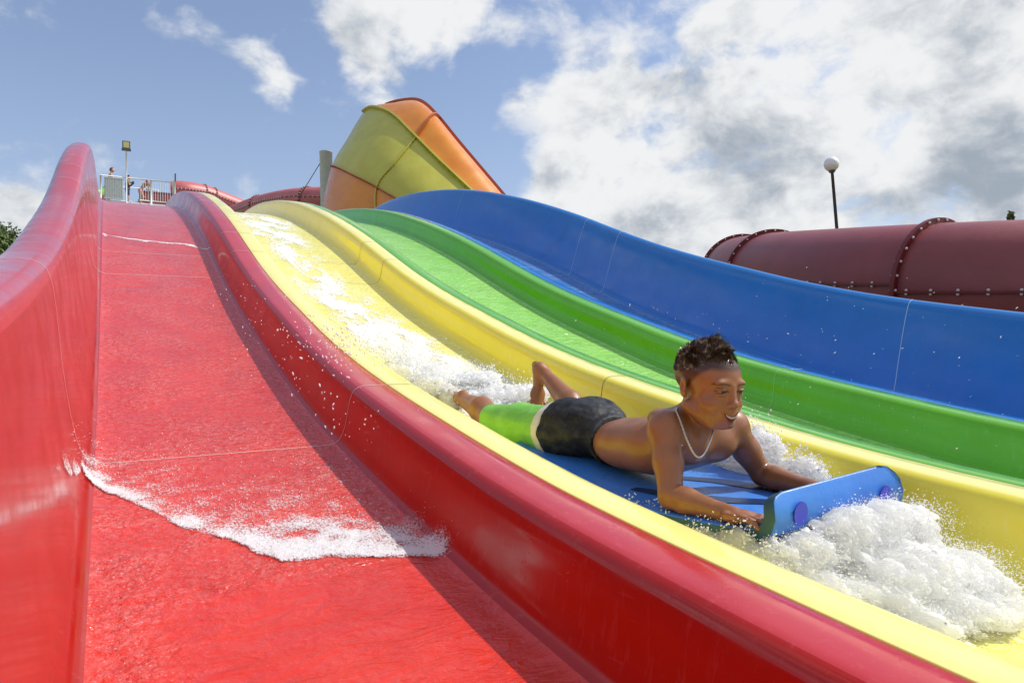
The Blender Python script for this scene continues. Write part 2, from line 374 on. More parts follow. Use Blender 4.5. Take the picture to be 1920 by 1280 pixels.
# ------------------------------------------------------------------ tube slides
def place_bolts(root, items, r, m, limit=90):
    """bolt heads that show from the front of a flange, each an object; the rest in one mesh"""
    L0 = np.array(root.matrix_world.translation)
    items = [p for p, nrm in items if np.dot(nrm, -np.array(p)) > -.25 * np.linalg.norm(p)]
    items.sort(key=lambda p: np.linalg.norm(p))
    b = MB().ball((0, 0, 0), r, 5); me = None
    for p in items[:limit]:
        if me is None: o = b.build('flange_bolt', m, None, True); me = o.data; o.parent = root
        else: o = bpy.data.objects.new('flange_bolt', me); S.collection.objects.link(o); o.parent = root
        o.location = np.array(p) - L0
    if items[limit:]:
        b = MB()
        for p in items[limit:]: b.ball(p, r, 4)
        tag(b.build('flange_bolt', m, root, True), kind='stuff')
def tube_slide(name, label, path, r, m, rim_m, ring_at, nb, bolt_r, seam_ang=0.0, rim=.055, seams=True):
    """closed tube along path (world points) with bolted ring flanges and a bolted side flange"""
    pts = np.array(path, float); tpar = np.arange(len(pts)); nS = 14
    fine = []
    for i in range(len(pts) - 1):
        p0, p1, p2, p3 = pts[max(i - 1, 0)], pts[i], pts[i + 1], pts[min(i + 2, len(pts) - 1)]
        for k in range(nS):
            s = k / nS; fine.append(.5 * ((2*p1) + (-p0+p2)*s + (2*p0-5*p1+4*p2-p3)*s*s + (-p0+3*p1-3*p2+p3)*s**3))
    fine.append(pts[-1]); fine = np.array(fine)
    T = np.gradient(fine, axis=0); T /= np.linalg.norm(T, axis=1)[:, None]
    A = np.cross(T, [0, 0, 1.0]); A /= np.linalg.norm(A, axis=1)[:, None]; B = np.cross(A, T)
    root = thing(name, label, 'tube slide', tuple(fine[0]))
    mb = MB(); n = 64; ang = np.arange(n) * 2 * np.pi / n
    V = (fine[:, None] + r * (np.cos(ang)[None, :, None] * A[:, None] + np.sin(ang)[None, :, None] * B[:, None])).reshape(-1, 3)
    F = [(i * n + k, i * n + (k + 1) % n, (i + 1) * n + (k + 1) % n, (i + 1) * n + k) for i in range(len(fine) - 1) for k in range(n)]
    mb.add(V, F); mb.build('tube_shell', m, root, True)
    def frame(t):
        x = t * nS; i = int(min(x, len(fine) - 2)); s = x - i
        g = lambda Q: Q[i] * (1 - s) + Q[i + 1] * s
        return g(fine), g(T), g(A), g(B)
    bolts = []
    for t in ring_at:
        c, tt, a, b = frame(t); fm = MB(); w = .022 * r / .65
        prof = [(-w, r - .01), (-w, r + rim), (w, r + rim), (w, r - .01)]
        v = []; f = []
        for k in range(n):
            d = math.cos(ang[k]) * a + math.sin(ang[k]) * b
            v += [c + tt * u + d * q for u, q in prof]
        for k in range(n):
            for q in range(3): f.append((k * 4 + q, k * 4 + q + 1, ((k + 1) % n) * 4 + q + 1, ((k + 1) % n) * 4 + q))
        fm.add(v, f)
        ring = fm.build('ring_flange', rim_m, root)
        for k in range(nb):
            an = 2 * math.pi * (k + .3) / nb; d = math.cos(an) * a + math.sin(an) * b
            for sg in (-1, 1): bolts.append((c + d * (r + rim * .55) + tt * sg * (w + bolt_r * .3), d + tt * sg * .8))
    if seams:
        ss = [0] + list(ring_at) + [len(pts) - 1]
        for q in range(len(ss) - 1):
            t0, t1 = ss[q] + .01, ss[q + 1] - .01
            if t1 - t0 < .05: continue
            jit = seam_ang + (.07 if q % 2 else -.04)
            for side in (math.pi + jit, jit):
                k = max(6, int((t1 - t0) * nS)); v = []; f = []; sm = MB(); pr = None; acc = 0
                for e in range(k + 1):
                    c, tt, a, b = frame(t0 + (t1 - t0) * e / k)
                    d = math.cos(side) * a + math.sin(side) * b; u = -math.sin(side) * a + math.cos(side) * b
                    hw = .010 * r / .65
                    v += [c + d * (r - .01) + u * hw, c + d * (r + rim * .6) + u * hw, c + d * (r + rim * .6) - u * hw, c + d * (r - .01) - u * hw]
                    cur = c + d * (r + rim * .35)
                    if pr is not None:
                        acc += np.linalg.norm(cur - pr)
                        if acc > .20 * r / .65:
                            acc = 0
                            for sg in (-1, 1): bolts.append((cur + u * sg * (hw + bolt_r * .5), d))
                    pr = cur
                for e in range(k):
                    for z in range(3): f.append((e * 4 + z, e * 4 + z + 1, e * 4 + z + 5, e * 4 + z + 4))
                sm.add(v, f); so_ = sm.build('side_flange', rim_m, root)
    place_bolts(root, bolts, bolt_r, M['bolt'])
    # posts
    for t in (len(pts) * .25, len(pts) * .7):
        c, *_ = frame(t); MB().tube([(c[0], c[1], GZ), (c[0], c[1], c[2] - r + .02)], .09, 14).build('support_post', M['steel'], root, True)
    return root
def cam_pt(a, d, v):        # lateral offset a, depth d, image row v
    return far(960 + a / d * FPX, v, d)
tube_slide('tube_slide', 'large dark red enclosed tube slide with bolted flanges behind the blue wall at right',
           [cam_pt(10.5, 5.4, 555), cam_pt(8.2, 5.45, 550), cam_pt(6.3, 5.7, 546), cam_pt(4.95, 6.25, 545), cam_pt(4.22, 7.2, 538), cam_pt(3.93, 8.6, 528), cam_pt(3.86, 10.3, 519), cam_pt(4.0, 12.0, 515), cam_pt(4.6, 13.8, 512), cam_pt(5.8, 15.5, 508)],
           .65, M['tube'], M['tube_rim'], [1.1, 3.83, 5.95, 7.0], 30, .0145, 0.02)
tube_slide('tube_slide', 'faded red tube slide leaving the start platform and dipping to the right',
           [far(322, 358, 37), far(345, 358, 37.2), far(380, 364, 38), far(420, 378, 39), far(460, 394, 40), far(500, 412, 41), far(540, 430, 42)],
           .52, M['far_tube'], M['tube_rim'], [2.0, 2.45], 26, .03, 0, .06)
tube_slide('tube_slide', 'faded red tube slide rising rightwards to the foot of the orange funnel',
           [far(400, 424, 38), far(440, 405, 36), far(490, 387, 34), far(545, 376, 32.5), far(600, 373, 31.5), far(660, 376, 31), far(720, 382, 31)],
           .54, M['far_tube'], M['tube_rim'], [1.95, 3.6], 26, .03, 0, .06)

# ------------------------------------------------------------------ orange and lime funnel slide
def funnel():
    root = thing('funnel_slide', 'huge orange and lime yellow fibreglass funnel chute behind the slide crest', 'water slide', tuple(far(760, 480, 25)))
    # longitudinal curves (front side), from the lower orange edge to the crest: image direction + depth
    C = [
     [(600,440,24.6),(606,440,24.0),(640,452,23.4),(700,470,22.9),(770,500,22.4),(850,540,22.0)],
     [(604,392,25.0),(612,392,24.2),(645,402,23.3),(700,420,22.7),(765,446,22.2),(850,486,21.8)],
     [(622,312,25.6),(632,314,24.6),(665,330,23.5),(703,349,22.9),(750,376,22.3),(850,430,21.7)],
     [(650,262,26.0),(664,262,24.9),(695,277,23.8),(735,304,23.0),(785,342,22.4),(870,405,21.8)],
     [(682,211,26.6),(700,203,25.7),(735,215,24.6),(776,254,23.6),(822,301,23.0),(910,385,22.2)],
     [(706,203,27.0),(733,194,26.2),(772,191,25.2),(806,214,24.3),(852,268,23.6),(943,372,22.9)],
     [(724,200,27.6),(748,193,27.2),(785,192,26.4),(816,218,25.6),(862,274,24.9),(955,384,24.0)],
     [(720,206,28.8),(748,200,28.4),(782,203,27.6),(810,232,26.9),(855,290,26.2),(950,400,25.4)]]
    C = [[far(*p) for p in c] for c in C]
    def cr(pts, n):
        pts = np.array(pts); out = []
        for i in range(len(pts) - 1):
            p0, p1, p2, p3 = pts[max(i - 1, 0)], pts[i], pts[i + 1], pts[min(i + 2, len(pts) - 1)]
            for k in range(n):
                s = k / n; out.append(.5 * ((2*p1) + (-p0+p2)*s + (2*p0-5*p1+4*p2-p3)*s*s + (-p0+3*p1-3*p2+p3)*s**3))
        out.append(pts[-1]); return np.array(out)
    rows = [cr(c, 10) for c in C]; G = np.array(rows)                  # 8 x U x 3
    N = 8
    full = np.stack([cr(G[:, k], N) for k in range(G.shape[1])], 1)     # V x U x 3
    nv, nu = full.shape[:2]
    cen = full.mean((0, 1))
    # back half: pushed away behind the front
    away = CF / np.linalg.norm(CF)
    def sheet(a, b, m, name):
        sub = full[a:b + 1]; v = sub.reshape(-1, 3).tolist(); k = b - a + 1
        f = [(i * nu + j, (i + 1) * nu + j, (i + 1) * nu + j + 1, i * nu + j + 1) for i in range(k - 1) for j in range(nu - 1)]
        inn = (sub + away * .05).reshape(-1, 3).tolist(); o = len(v)
        f += [tuple(o + q for q in t[::-1]) for t in f[:]]
        mb = MB(); mb.add(v + inn, f); return mb.build(name, m, root, True)
    s1, s2 = 2 * N, 4 * N
    sheet(0, s1, M['orange'], 'lower_panel'); sheet(s1, s2, M['lime'], 'middle_panel'); sheet(s2, nv - 1, M['orange'], 'upper_panel')
    # closed back so that it stays a body from the side
    edge0, edge1 = full[0], full[nv - 1]
    K = 8; back = np.array([edge1 * (1 - k / K) + edge0 * (k / K) + away * 2.2 * math.sin(math.pi * k / K) for k in range(K + 1)])
    v = back.reshape(-1, 3).tolist(); f = [(i * nu + j, (i + 1) * nu + j, (i + 1) * nu + j + 1, i * nu + j + 1) for i in range(K) for j in range(nu - 1)]
    MB().add(v, f).build('back_panel', M['orange_dark'], root, True)
    nrm = np.cross(np.gradient(full, axis=0), np.gradient(full, axis=1)); nrm /= np.linalg.norm(nrm, axis=2)[..., None] + 1e-9
    sgn = np.sign((nrm @ away).mean()); nrm = -nrm * sgn
    fbolts = []
    def ridge(pts, ns, h, w, m, name, bolts=True):
        mb = MB(); v = []; f = []; acc = 0
        tg = np.gradient(pts, axis=0); tg /= np.linalg.norm(tg, axis=1)[:, None] + 1e-9
        for p, n_, t in zip(pts, ns, tg):
            s = np.cross(t, n_); v += [p - n_ * .03 + s * w, p + n_ * h + s * w, p + n_ * h - s * w, p - n_ * .03 - s * w]
        for e in range(len(pts) - 1):
            for z in range(3): f.append((e * 4 + z, e * 4 + z + 1, e * 4 + z + 5, e * 4 + z + 4))
            L_ = np.linalg.norm(pts[e + 1] - pts[e]); k = max(1, int(L_ / .26))
            if bolts:
                for q in range(k):
                    c = pts[e] + (pts[e + 1] - pts[e]) * (q + .5) / k; s = np.cross(tg[e], ns[e])
                    fbolts.append((c + ns[e] * h * .4 + s * (w + .02), ns[e]))
        mb.add(v, f); r_ = mb.build(name, m, root)
    ridge(full[s1], nrm[s1], .10, .012, M['orange_dark'], 'seam_flange')
    ridge(full[s2], nrm[s2], .12, .03, M['lime'], 'seam_flange')
    ridge(full[nv - 1 - N], nrm[nv - 1 - N], .14, .035, M['orange_dark'], 'crest_flange', False)
    u = 31
    ridge(full[:s2 + 1, u], nrm[:s2 + 1, u], .05, .02, M['lime'], 'ring_flange')
    ridge(full[s2:nv - N, u], nrm[s2:nv - N, u], .10, .03, M['orange_dark'], 'ring_flange')
    place_bolts(root, fbolts, .016, M['orange_dark'])
    for uu, dd in ((700, 27), (860, 24)):
        q = far(uu, 470, dd); MB().tube([(q[0], q[1], GZ), q], .2, 16).build('support_post', M['steel'], root, True)
funnel()

# ------------------------------------------------------------------ grey mast with stay
pt = far(611, 286, 30); mast = thing('support_mast', 'round grey steel mast with a stay cable left of the orange funnel', 'mast', (pt[0], pt[1], GZ))
MB().tube([(pt[0], pt[1], GZ), pt], .27, 28).build('mast_pole', M['steel'], mast, True)
MB().tube([pt, pt + np.array([0, 0, .02])], [.285, .285], 28).build('mast_cap', M['steel'], mast, True)
MB().tube([far(604, 300, 30), far(570, 355, 31), far(520, 436, 33)], .018, 6).build('stay_cable', M['dark_metal'], mast)

# globe lamp
p = far(1559, 308, 13.5); base = far(1580, 560, 13.5)
gl = thing('globe_lamp', 'white globe lamp on a thin dark pole above the dark red tube', 'street lamp', (base[0], base[1], GZ))
lean = (base - p) / np.linalg.norm(base - p)
foot = p + lean * ((p[2] - GZ) / -lean[2])
MB().tube([p + lean * .15, foot], [.028, .042], 14).build('lamp_pole', M['dark_metal'], gl, True)
MB().ball(p, .142, 16).build('globe', M['white_globe'], gl, True)
MB().tube([p + lean * .115, p + lean * .165], [.075, .05], 16).build('lamp_collar', M['dark_metal'], gl, True)

# ------------------------------------------------------------------ start platform
YP = 36.0
def PP(u, v, dy=0.0):
    q = onY(u, v, YP); return np.array([q[0], q[1] + dy, q[2]])
def platform():
    L, Rr = PP(176, 372)[0], PP(331, 384)[0]; zd = PP(250, 379)[2]
    root = thing('start_platform', 'grey steel start platform with railings at the top of the slide', 'platform', (L, YP, zd))
    px = lambda u: PP(u, 378)[0]
    b = MB(); b.box((L - 1.5, YP, zd - .30), (Rr, YP + .12, zd)); b.box((L - 1.5, YP + .12, zd - .06), (Rr, YP + 5, zd - .01))
    for x in np.linspace(L, Rr, 6): b.box((x - .04, YP + .12, zd - .28), (x + .04, YP + 5, zd - .061))
    b.build('deck', M['steel'], root)
    b = MB()
    for u in (246, 265, 281): 
        x = px(u); b.box((x - .02, YP - .07, zd - .42), (x + .02, YP - .01, zd + .02)); b.box((x - .12, YP - .12, zd - .46), (x + .12, YP, zd - .42))
    b.build('bracket', M['steel'], root)
    zr = zd + 1.12
    def post(u, top=zr, r=.035, dy=0, m='steel'):
        x = px(u); return MB().tube([(x, YP + dy, zd - .2), (x, YP + dy, top)], r, 8).build('post', M[m], root, True)
    post(189); post(237, r=.03); post(283.5, r=.045); post(327.5, top=zd + 1.2, r=.05)
    x = px(329); MB().box((x - .03, YP - .03, zd + 1.15), (x + .03, YP + .03, zd + 1.55)).build('post_cap', M['dark_metal'], root)
    b = MB()
    b.tube([(px(188), YP, zr), (px(330), YP, zr)], .03, 8)
    b.tube([(px(262), YP, zd + .12), (px(328), YP, zd + .12)], .025, 8)
    b.tube([(px(228), YP + 2.2, zr + .12), (px(303), YP + 2.2, zr + .12), (px(303), YP + 2.2, zd)], .03, 8)
    b.tube([(px(228), YP + 2.2, zd + .55), (px(262), YP + 2.2, zd + .55)], .025, 8)
    b.build('handrail', M['steel'], root, True)
    b = MB()
    for u in np.arange(264, 327, 4.6): b.tube([(px(u), YP, zd + .12), (px(u), YP, zr)], .011, 6)
    b.build('baluster_row', M['steel'], root)
    b = MB()
    for u in np.arange(284, 327, 5.2): b.tube([(px(u), YP + 2.2, zd + .6), (px(u), YP + 2.2, zr - .1)], .008, 5)
    for zz in (.72, .85, .98): b.tube([(px(284), YP + 2.2, zd + zz), (px(327), YP + 2.2, zd + zz)], .007, 5)
    b.build('mesh_infill', M['steel'], root)
    b = MB(); x0, x1 = px(196), px(231); n = 16
    for k in range(n):
        a = x0 + (x1 - x0) * k / n; c = x0 + (x1 - x0) * (k + 1) / n
        b.box((a, YP - (.05 if k % 2 else .03), zd + .10), (c, YP - .001, zd + 1.0))
    b.box((x0 - .03, YP - .06, zd + 1.0), (x1 + .03, YP + .01, zd + 1.04)); b.box((x0 - .03, YP - .06, zd + .05), (x1 + .03, YP + .01, zd + .10))
    b.build('gate_panel', M['panel'], root)
    for x in (L, (L + Rr) / 2, Rr - .1):
        for y in (YP + .5, YP + 4.5): MB().tube([(x, y, GZ), (x, y, zd - .1)], .09, 10).build('support_post', M['steel'], root, True)
    # dark red trough that feeds the tube
    t = thing('slide_trough', 'dark red fibreglass entry trough behind the platform railing', 'trough', (px(265), YP + 1, zd))
    b = MB(); xa, xb = px(262), px(345)
    b.box((xa, YP + .7, zd), (xb, YP + .76, zd + .72)); b.box((xa, YP + .76, zd + .02), (xb, YP + 1.9, zd + .08)); b.box((xa, YP + 1.9, zd), (xb, YP + 1.96, zd + .62))
    b.build('trough_wall', M['tube'], t)
    b = MB(); b.box((xa, YP + .68, zd + .72), (xb, YP + .80, zd + .76)); b.build('trough_rim', M['tube_rim'], t)
    # start tub left
    g = MB(); xa = px(190)
    g.tube([(xa - .2, YP + 2.5, zd + .9), (xa + .1, YP + 2.5, zd + 1.0), (xa + .25, YP + 2.6, zd + 1.25)], .16, 12)
    lg = mat('lime_tube', (.28, .55, .10), .4)
    q = g.build('lime_slide', lg, None, True); tag(q, 'short lime green tube piece behind the grey gate panel', 'tube slide')
    g = MB(); g.tube([(xa - .5, YP + 1.6, zd + .35), (xa + .18, YP + 1.6, zd + .35)], .26, 16)
    q = g.build('pink_tube', M['far_tube'], None, True); tag(q, 'small faded pink tube end left of the grey gate panel', 'tube slide')
    # floodlight
    fx = px(237.3); top = PP(237.3, 283)[2]
    fl = thing('floodlight', 'square black floodlight with yellow glass on a thin pole over the platform', 'floodlight', (fx, YP + .1, zd))
    MB().tube([(fx, YP - .06, zd - .25), (fx, YP - .06, top)], .028, 8).build('lamp_pole', M['steel'], fl, True)
    hz = PP(237, 274)[2]
    b = MB(); b.box((fx - .16, YP - .16, hz - .17), (fx + .16, YP - .02, hz + .19)); b.box((fx - .19, YP - .2, hz - .24), (fx + .19, YP + .0, hz - .171)); b.build('lamp_housing', M['dark_metal'], fl)
    b = MB(); b.box((fx - .12, YP - .17, hz - .13), (fx + .12, YP - .161, hz + .15)); b.build('lamp_glass', M['lamp_glass'], fl)
    return zd, px
ZD, platx = platform()

# ------------------------------------------------------------------ trees
def tree(name, label, base, h, crown_r, nleaf, leaf, seed, squash=.85, mats=None, cz=None):
    rnd = np.random.RandomState(seed); root = thing(name, label, 'tree', base)
    B = np.array(base, float); top = B + np.array([0, 0, h])
    mb = MB(); mb.tube([B, B + (top - B) * .5 + np.array([.1, 0, 0]), B + (top - B) * .9], [h * .035, h * .022, h * .006], 10)
    cl = []
    for k in range(46):
        a = rnd.uniform(0, 6.28); z = rnd.uniform(-.75, .95); rr = crown_r * math.sqrt(max(.05, 1 - z * z)) * rnd.uniform(.35, 1.0)
        c = np.array([B[0] + rr * math.cos(a), B[1] + rr * math.sin(a), B[2] + h - crown_r * squash + z * crown_r * squash])
        cl.append(c); s = B + (top - B) * rnd.uniform(.4, .8)
        mb.tube([s, (s + c) / 2 + np.array([0, 0, -.1]), c], [h * .010, h * .006, h * .002], 5)
    mb.build('trunk', M['bark'], root, True)
    cl = np.array(cl); idx = rnd.randint(0, len(cl), nleaf)
    P_ = cl[idx] + rnd.normal(0, 1, (nleaf, 3)) * crown_r * .16
    a = rnd.normal(0, 1, (nleaf, 3)); a /= np.linalg.norm(a, axis=1)[:, None]; b = np.cross(a, rnd.normal(0, 1, (nleaf, 3))); b /= np.linalg.norm(b, axis=1)[:, None]
    s = leaf * rnd.uniform(.6, 1.3, (nleaf, 1))
    V = np.stack([P_ - a * s, P_ + b * s * .45, P_ + a * s, P_ - b * s * .45], 1).reshape(-1, 3) - B
    F = np.arange(nleaf * 4).reshape(-1, 4)
    link('crown', V, F, mats or [M['leaf'], M['leaf_warm']], root, False, rnd.randint(0, 2, nleaf))
M['white_globe'] = M['white_globe']
q = far(-18, 470, 30); tree('leafy_tree', 'green leafy tree at the left edge beyond the red side wall', (q[0], q[1], GZ), q[2] - GZ + .95, 1.35, 8000, .085, 3)
q = far(1895, 400, 30); tree('tall_tree', 'tip of a distant tree poking above the dark red tube', (q[0], q[1], GZ), q[2] - GZ + .08, .16, 120, .075, 8, 1.6)

# ------------------------------------------------------------------ implicit surfaces (smooth unions meshed with surface nets)
def _lat(shape3, pts, seed):
    rs = np.random.RandomState(seed); n = 32; T = rs.rand(n, n, n).astype(np.float32)
    i = np.floor(pts).astype(np.int64); f = (pts - i).astype(np.float32); f = f * f * (3 - 2 * f); i %= n; j = (i + 1) % n
    x, y, z = i[..., 0], i[..., 1], i[..., 2]; X, Y, Z = j[..., 0], j[..., 1], j[..., 2]
    fx, fy, fz = f[..., 0], f[..., 1], f[..., 2]
    c00 = T[x, y, z] * (1 - fx) + T[X, y, z] * fx; c10 = T[x, Y, z] * (1 - fx) + T[X, Y, z] * fx
    c01 = T[x, y, Z] * (1 - fx) + T[X, y, Z] * fx; c11 = T[x, Y, Z] * (1 - fx) + T[X, Y, Z] * fx
    return (c00 * (1 - fy) + c10 * fy) * (1 - fz) + (c01 * (1 - fy) + c11 * fy) * fz
def fbm(pts, scale, octv=4, seed=1, gain=.5):
    pts = np.asarray(pts, float); a = 1.0; s = 0; t = 0
    for o in range(octv):
        s = s + a * (_lat(None, pts * scale * 2 ** o + 17.3 * o, seed + o) - .5); t += a; a *= gain
    return s / t * 2
class Field:
    def __init__(s, lo, hi, h):
        s.lo = np.array(lo, float); s.h = h; s.n = np.ceil((np.array(hi) - s.lo) / h).astype(int) + 1
        s.d = np.full(s.n, .5, np.float32)
    def sub(s, lo, hi):
        a = np.clip(np.floor((np.array(lo) - s.lo) / s.h).astype(int), 0, s.n); b = np.clip(np.ceil((np.array(hi) - s.lo) / s.h).astype(int) + 1, 0, s.n)
        sl_ = tuple(slice(p, q) for p, q in zip(a, b))
        ax = [(s.lo[k] + np.arange(a[k], b[k]) * s.h).astype(np.float32) for k in range(3)]
        return sl_, np.stack(np.meshgrid(*ax, indexing='ij'), -1)
    def comb(s, sl_, d, k, op):
        o = s.d[sl_]
        if op == 'sub': d = -d; o2 = np.maximum(o, d)
        if k <= 0: s.d[sl_] = np.minimum(o, d) if op == 'add' else np.maximum(o, d); return
        if op == 'add':
            hh = np.clip(.5 + .5 * (o - d) / k, 0, 1); s.d[sl_] = o * (1 - hh) + d * hh - k * hh * (1 - hh)
        else:
            hh = np.clip(.5 - .5 * (o - d) / k, 0, 1); s.d[sl_] = o * (1 - hh) + d * hh + k * hh * (1 - hh)
    def cap(s, a, b, ra, rb, k=.015, op='add', flat=None):
        a = np.array(a, float); b = np.array(b, float); m = max(ra, rb) + k + 2 * s.h + .012
        sl_, P_ = s.sub(np.minimum(a, b) - m, np.maximum(a, b) + m)
        if P_.size == 0: return
        ab = b - a; t = np.clip(((P_ - a) @ ab) / (ab @ ab), 0, 1)
        s.comb(sl_, (np.linalg.norm(P_ - a - t[..., None] * ab, axis=-1) - (ra + (rb - ra) * t)).astype(np.float32), k, op)
    def ell(s, c, r, k=.015, op='add', R=None):
        c = np.array(c, float); r = np.array(r, float); m = r.max() + k + 2 * s.h + .012
        sl_, P_ = s.sub(c - m, c + m)
        if P_.size == 0: return
        q = (P_ - c) @ (R if R is not None else np.eye(3))      # R columns = local axes
        k0 = np.linalg.norm(q / r, axis=-1); k1 = np.linalg.norm(q / (r * r), axis=-1) + 1e-9
        s.comb(sl_, (k0 * (k0 - 1) / k1).astype(np.float32), k, op)
    def mesh(s, iso=0.0):
        d = s.d - iso; ins = d < 0
        n = d.shape
        c = np.zeros(tuple(x - 1 for x in n), np.int8)
        cs = [(i, j, k) for i in (0, 1) for j in (0, 1) for k in (0, 1)]
        for (i, j, k) in cs: c += ins[i:n[0]-1+i, j:n[1]-1+j, k:n[2]-1+k]
        act = np.argwhere((c > 0) & (c < 8))
        idx = np.full(c.shape, -1, np.int64); idx[tuple(act.T)] = np.arange(len(act))
        acc = np.zeros((len(act), 3)); cnt = np.zeros(len(act))
        for a in cs:
            for ax in range(3):
                if a[ax]: continue
                b = list(a); b[ax] = 1
                da = d[tuple((act + a).T)]; db = d[tuple((act + b).T)]
                m = (da < 0) != (db < 0); t = np.where(m, da / np.where(m, da - db, 1), 0)
                p = np.array(a, float)[None].repeat(len(act), 0); p[:, ax] = t
                acc[m] += p[m]; cnt[m] += 1
        V = (act + acc / cnt[:, None]) * s.h + s.lo
        F = []
        for ax in range(3):
            u, v = (ax + 1) % 3, (ax + 2) % 3
            s0 = [slice(1, -1)] * 3; s1 = [slice(1, -1)] * 3; s0[ax] = slice(0, -1); s1[ax] = slice(1, None)
            A = ins[tuple(s0)]; B = ins[tuple(s1)]
            for flip, mm in ((0, A & ~B), (1, ~A & B)):
                e = np.argwhere(mm)
                if not len(e): continue
                off = np.ones(3, int); off[ax] = 0; e = e + off
                du = np.zeros(3, int); du[u] = 1; dv = np.zeros(3, int); dv[v] = 1
                q = np.stack([idx[tuple((e - du - dv).T)], idx[tuple((e - dv).T)], idx[tuple(e.T)], idx[tuple((e - du).T)]], 1)
                q = q[(q >= 0).all(1)]
                F.append(q[:, ::-1] if flip else q)
        return V, np.concatenate(F)
def smooth_mesh(V, F, it=1, lam=.5):
    e = np.concatenate([F[:, [0, 1]], F[:, [1, 2]], F[:, [2, 3]], F[:, [3, 0]]])
    e = np.concatenate([e, e[:, ::-1]])
    cnt = np.bincount(e[:, 0], minlength=len(V)).astype(float)[:, None]
    for _ in range(it):
        s = np.zeros_like(V)
        for k in range(3): s[:, k] = np.bincount(e[:, 0], V[e[:, 1], k], len(V))
        V = V * (1 - lam) + lam * s / np.maximum(cnt, 1)
    return V
def icos(P_, Rr, axis=None, stretch=None, seed=0, sub=0):
    """many small drops in one mesh"""
    t = (1 + 5 ** .5) / 2
    iv = np.array([(-1,t,0),(1,t,0),(-1,-t,0),(1,-t,0),(0,-1,t),(0,1,t),(0,-1,-t),(0,1,-t),(t,0,-1),(t,0,1),(-t,0,-1),(-t,0,1)], float); iv /= np.linalg.norm(iv[0])
    fi = np.array([(0,11,5),(0,5,1),(0,1,7),(0,7,10),(0,10,11),(1,5,9),(5,11,4),(11,10,2),(10,7,6),(7,1,8),(3,9,4),(3,4,2),(3,2,6),(3,6,8),(3,8,9),(4,9,5),(2,4,11),(6,2,10),(8,6,7),(9,8,1)])
    P_ = np.asarray(P_); n = len(P_); v = iv[None] * np.asarray(Rr)[:, None, None] * (1 + .25 * np.random.RandomState(seed).randn(n, 12, 1) * .6)
    if axis is not None:
        ax = np.asarray(axis, float); ax = ax / np.linalg.norm(ax, axis=-1, keepdims=True)
        if ax.ndim == 1: ax = ax[None].repeat(n, 0)
        al = (v * ax[:, None]).sum(-1, keepdims=True) * ax[:, None]; v = v + al * (np.asarray(stretch).reshape(-1, 1, 1) - 1)
    V = (P_[:, None] + v).reshape(-1, 3); F = (fi[None] + (np.arange(n) * 12)[:, None, None]).reshape(-1, 3)
    return V, F


# ------------------------------------------------------------------ people on the start platform
def far_person(label, x, y, h, lean, arm, leg, hairc, wear, skin=(.50, .27, .17)):
    """small standing figure seen side-on, facing +X; every joint is given in units of body height"""
    root = thing('person', label, 'person', (x, y, ZD))
    f = Field((-.45 * h, -.20 * h, -.02 * h), (.5 * h, .20 * h, 1.06 * h), .0105 * h)
    Pt = lambda a, b, c: np.array([a, b, c]) * h
    ca, sa = math.cos(lean), math.sin(lean)
    def up(b, c, dx=0): return Pt(sa * (c - .50) + ca * dx, b, .50 + ca * (c - .50) - sa * dx)
    for s, (kx, ax_) in zip((-1, 1), leg):
        hip = up(s * .045, .50); kn = Pt(kx, s * .05, .27); an = Pt(ax_, s * .05, .04)
        f.cap(hip, kn, .050 * h, .034 * h, .02 * h); f.cap(kn, an, .036 * h, .022 * h, .015 * h); f.cap(an, an + Pt(.075, 0, -.018), .022 * h, .016 * h, .01 * h)
    f.ell(up(0, .51), (.058 * h, .085 * h, .06 * h), .02 * h); f.cap(up(0, .52), up(0, .66), .058 * h, .062 * h, .03 * h); f.ell(up(0, .74), (.062 * h, .095 * h, .085 * h), .03 * h)
    f.cap(up(0, .80), up(0, .88, .012), .032 * h, .028 * h, .02 * h)
    for s, (e, w_) in zip((-1, 1), arm):
        sh = up(s * .098, .79); el = Pt(e[0], s * .11, e[1]); wr = Pt(w_[0], s * .07, w_[1])
        f.cap(sh, el, .030 * h, .024 * h, .02 * h); f.cap(el, wr, .024 * h, .016 * h, .01 * h); f.ell(wr + (wr - el) / np.linalg.norm(wr - el) * .03 * h, (.024 * h, .012 * h, .02 * h), .01 * h)
    hc = up(0, .935, .02); f.ell(hc, (.058 * h, .046 * h, .064 * h), .01 * h); f.ell(hc + Pt(.018, 0, -.025), (.034 * h, .034 * h, .036 * h), .01 * h); f.ell(hc + Pt(.060, 0, -.008), (.010 * h, .007 * h, .010 * h), .006 * h)
    for s in (-1, 1): f.ell(hc + Pt(-.004, s * .046, -.006), (.010 * h, .006 * h, .016 * h), .004 * h)
    d0 = f.d.copy(); V, F = f.mesh(); V = smooth_mesh(V, F, 1)
    c = np.ones((len(V), 3)); link('body', V, F, mat('far_skin', skin, .5), root, True, None, c)
    sl_, G = f.sub(f.lo, f.lo + (f.n - 1) * f.h)
    for nm, z0, z1, off, m in wear:
        q = d0 - off * h; q = np.maximum(q, z0 * h - G[..., 2]); q = np.maximum(q, G[..., 2] - z1 * h); q = np.maximum(q, np.abs(G[..., 1]) - .105 * h); f.d = q.astype(np.float32)
        v, ff = f.mesh(); link(nm, smooth_mesh(v, ff, 1), ff, m, root, True)
    q = np.maximum(d0 - .010 * h, -(((G - hc) @ (np.array([-.75, 0, .66]))) - .012 * h)); q = np.maximum(q, hc[2] - .05 * h - G[..., 2]); f.d = q.astype(np.float32)
    v, ff = f.mesh()
    if len(v): link('hair', v, ff, mat('far_hair', hairc, .6), root, True)
    return root
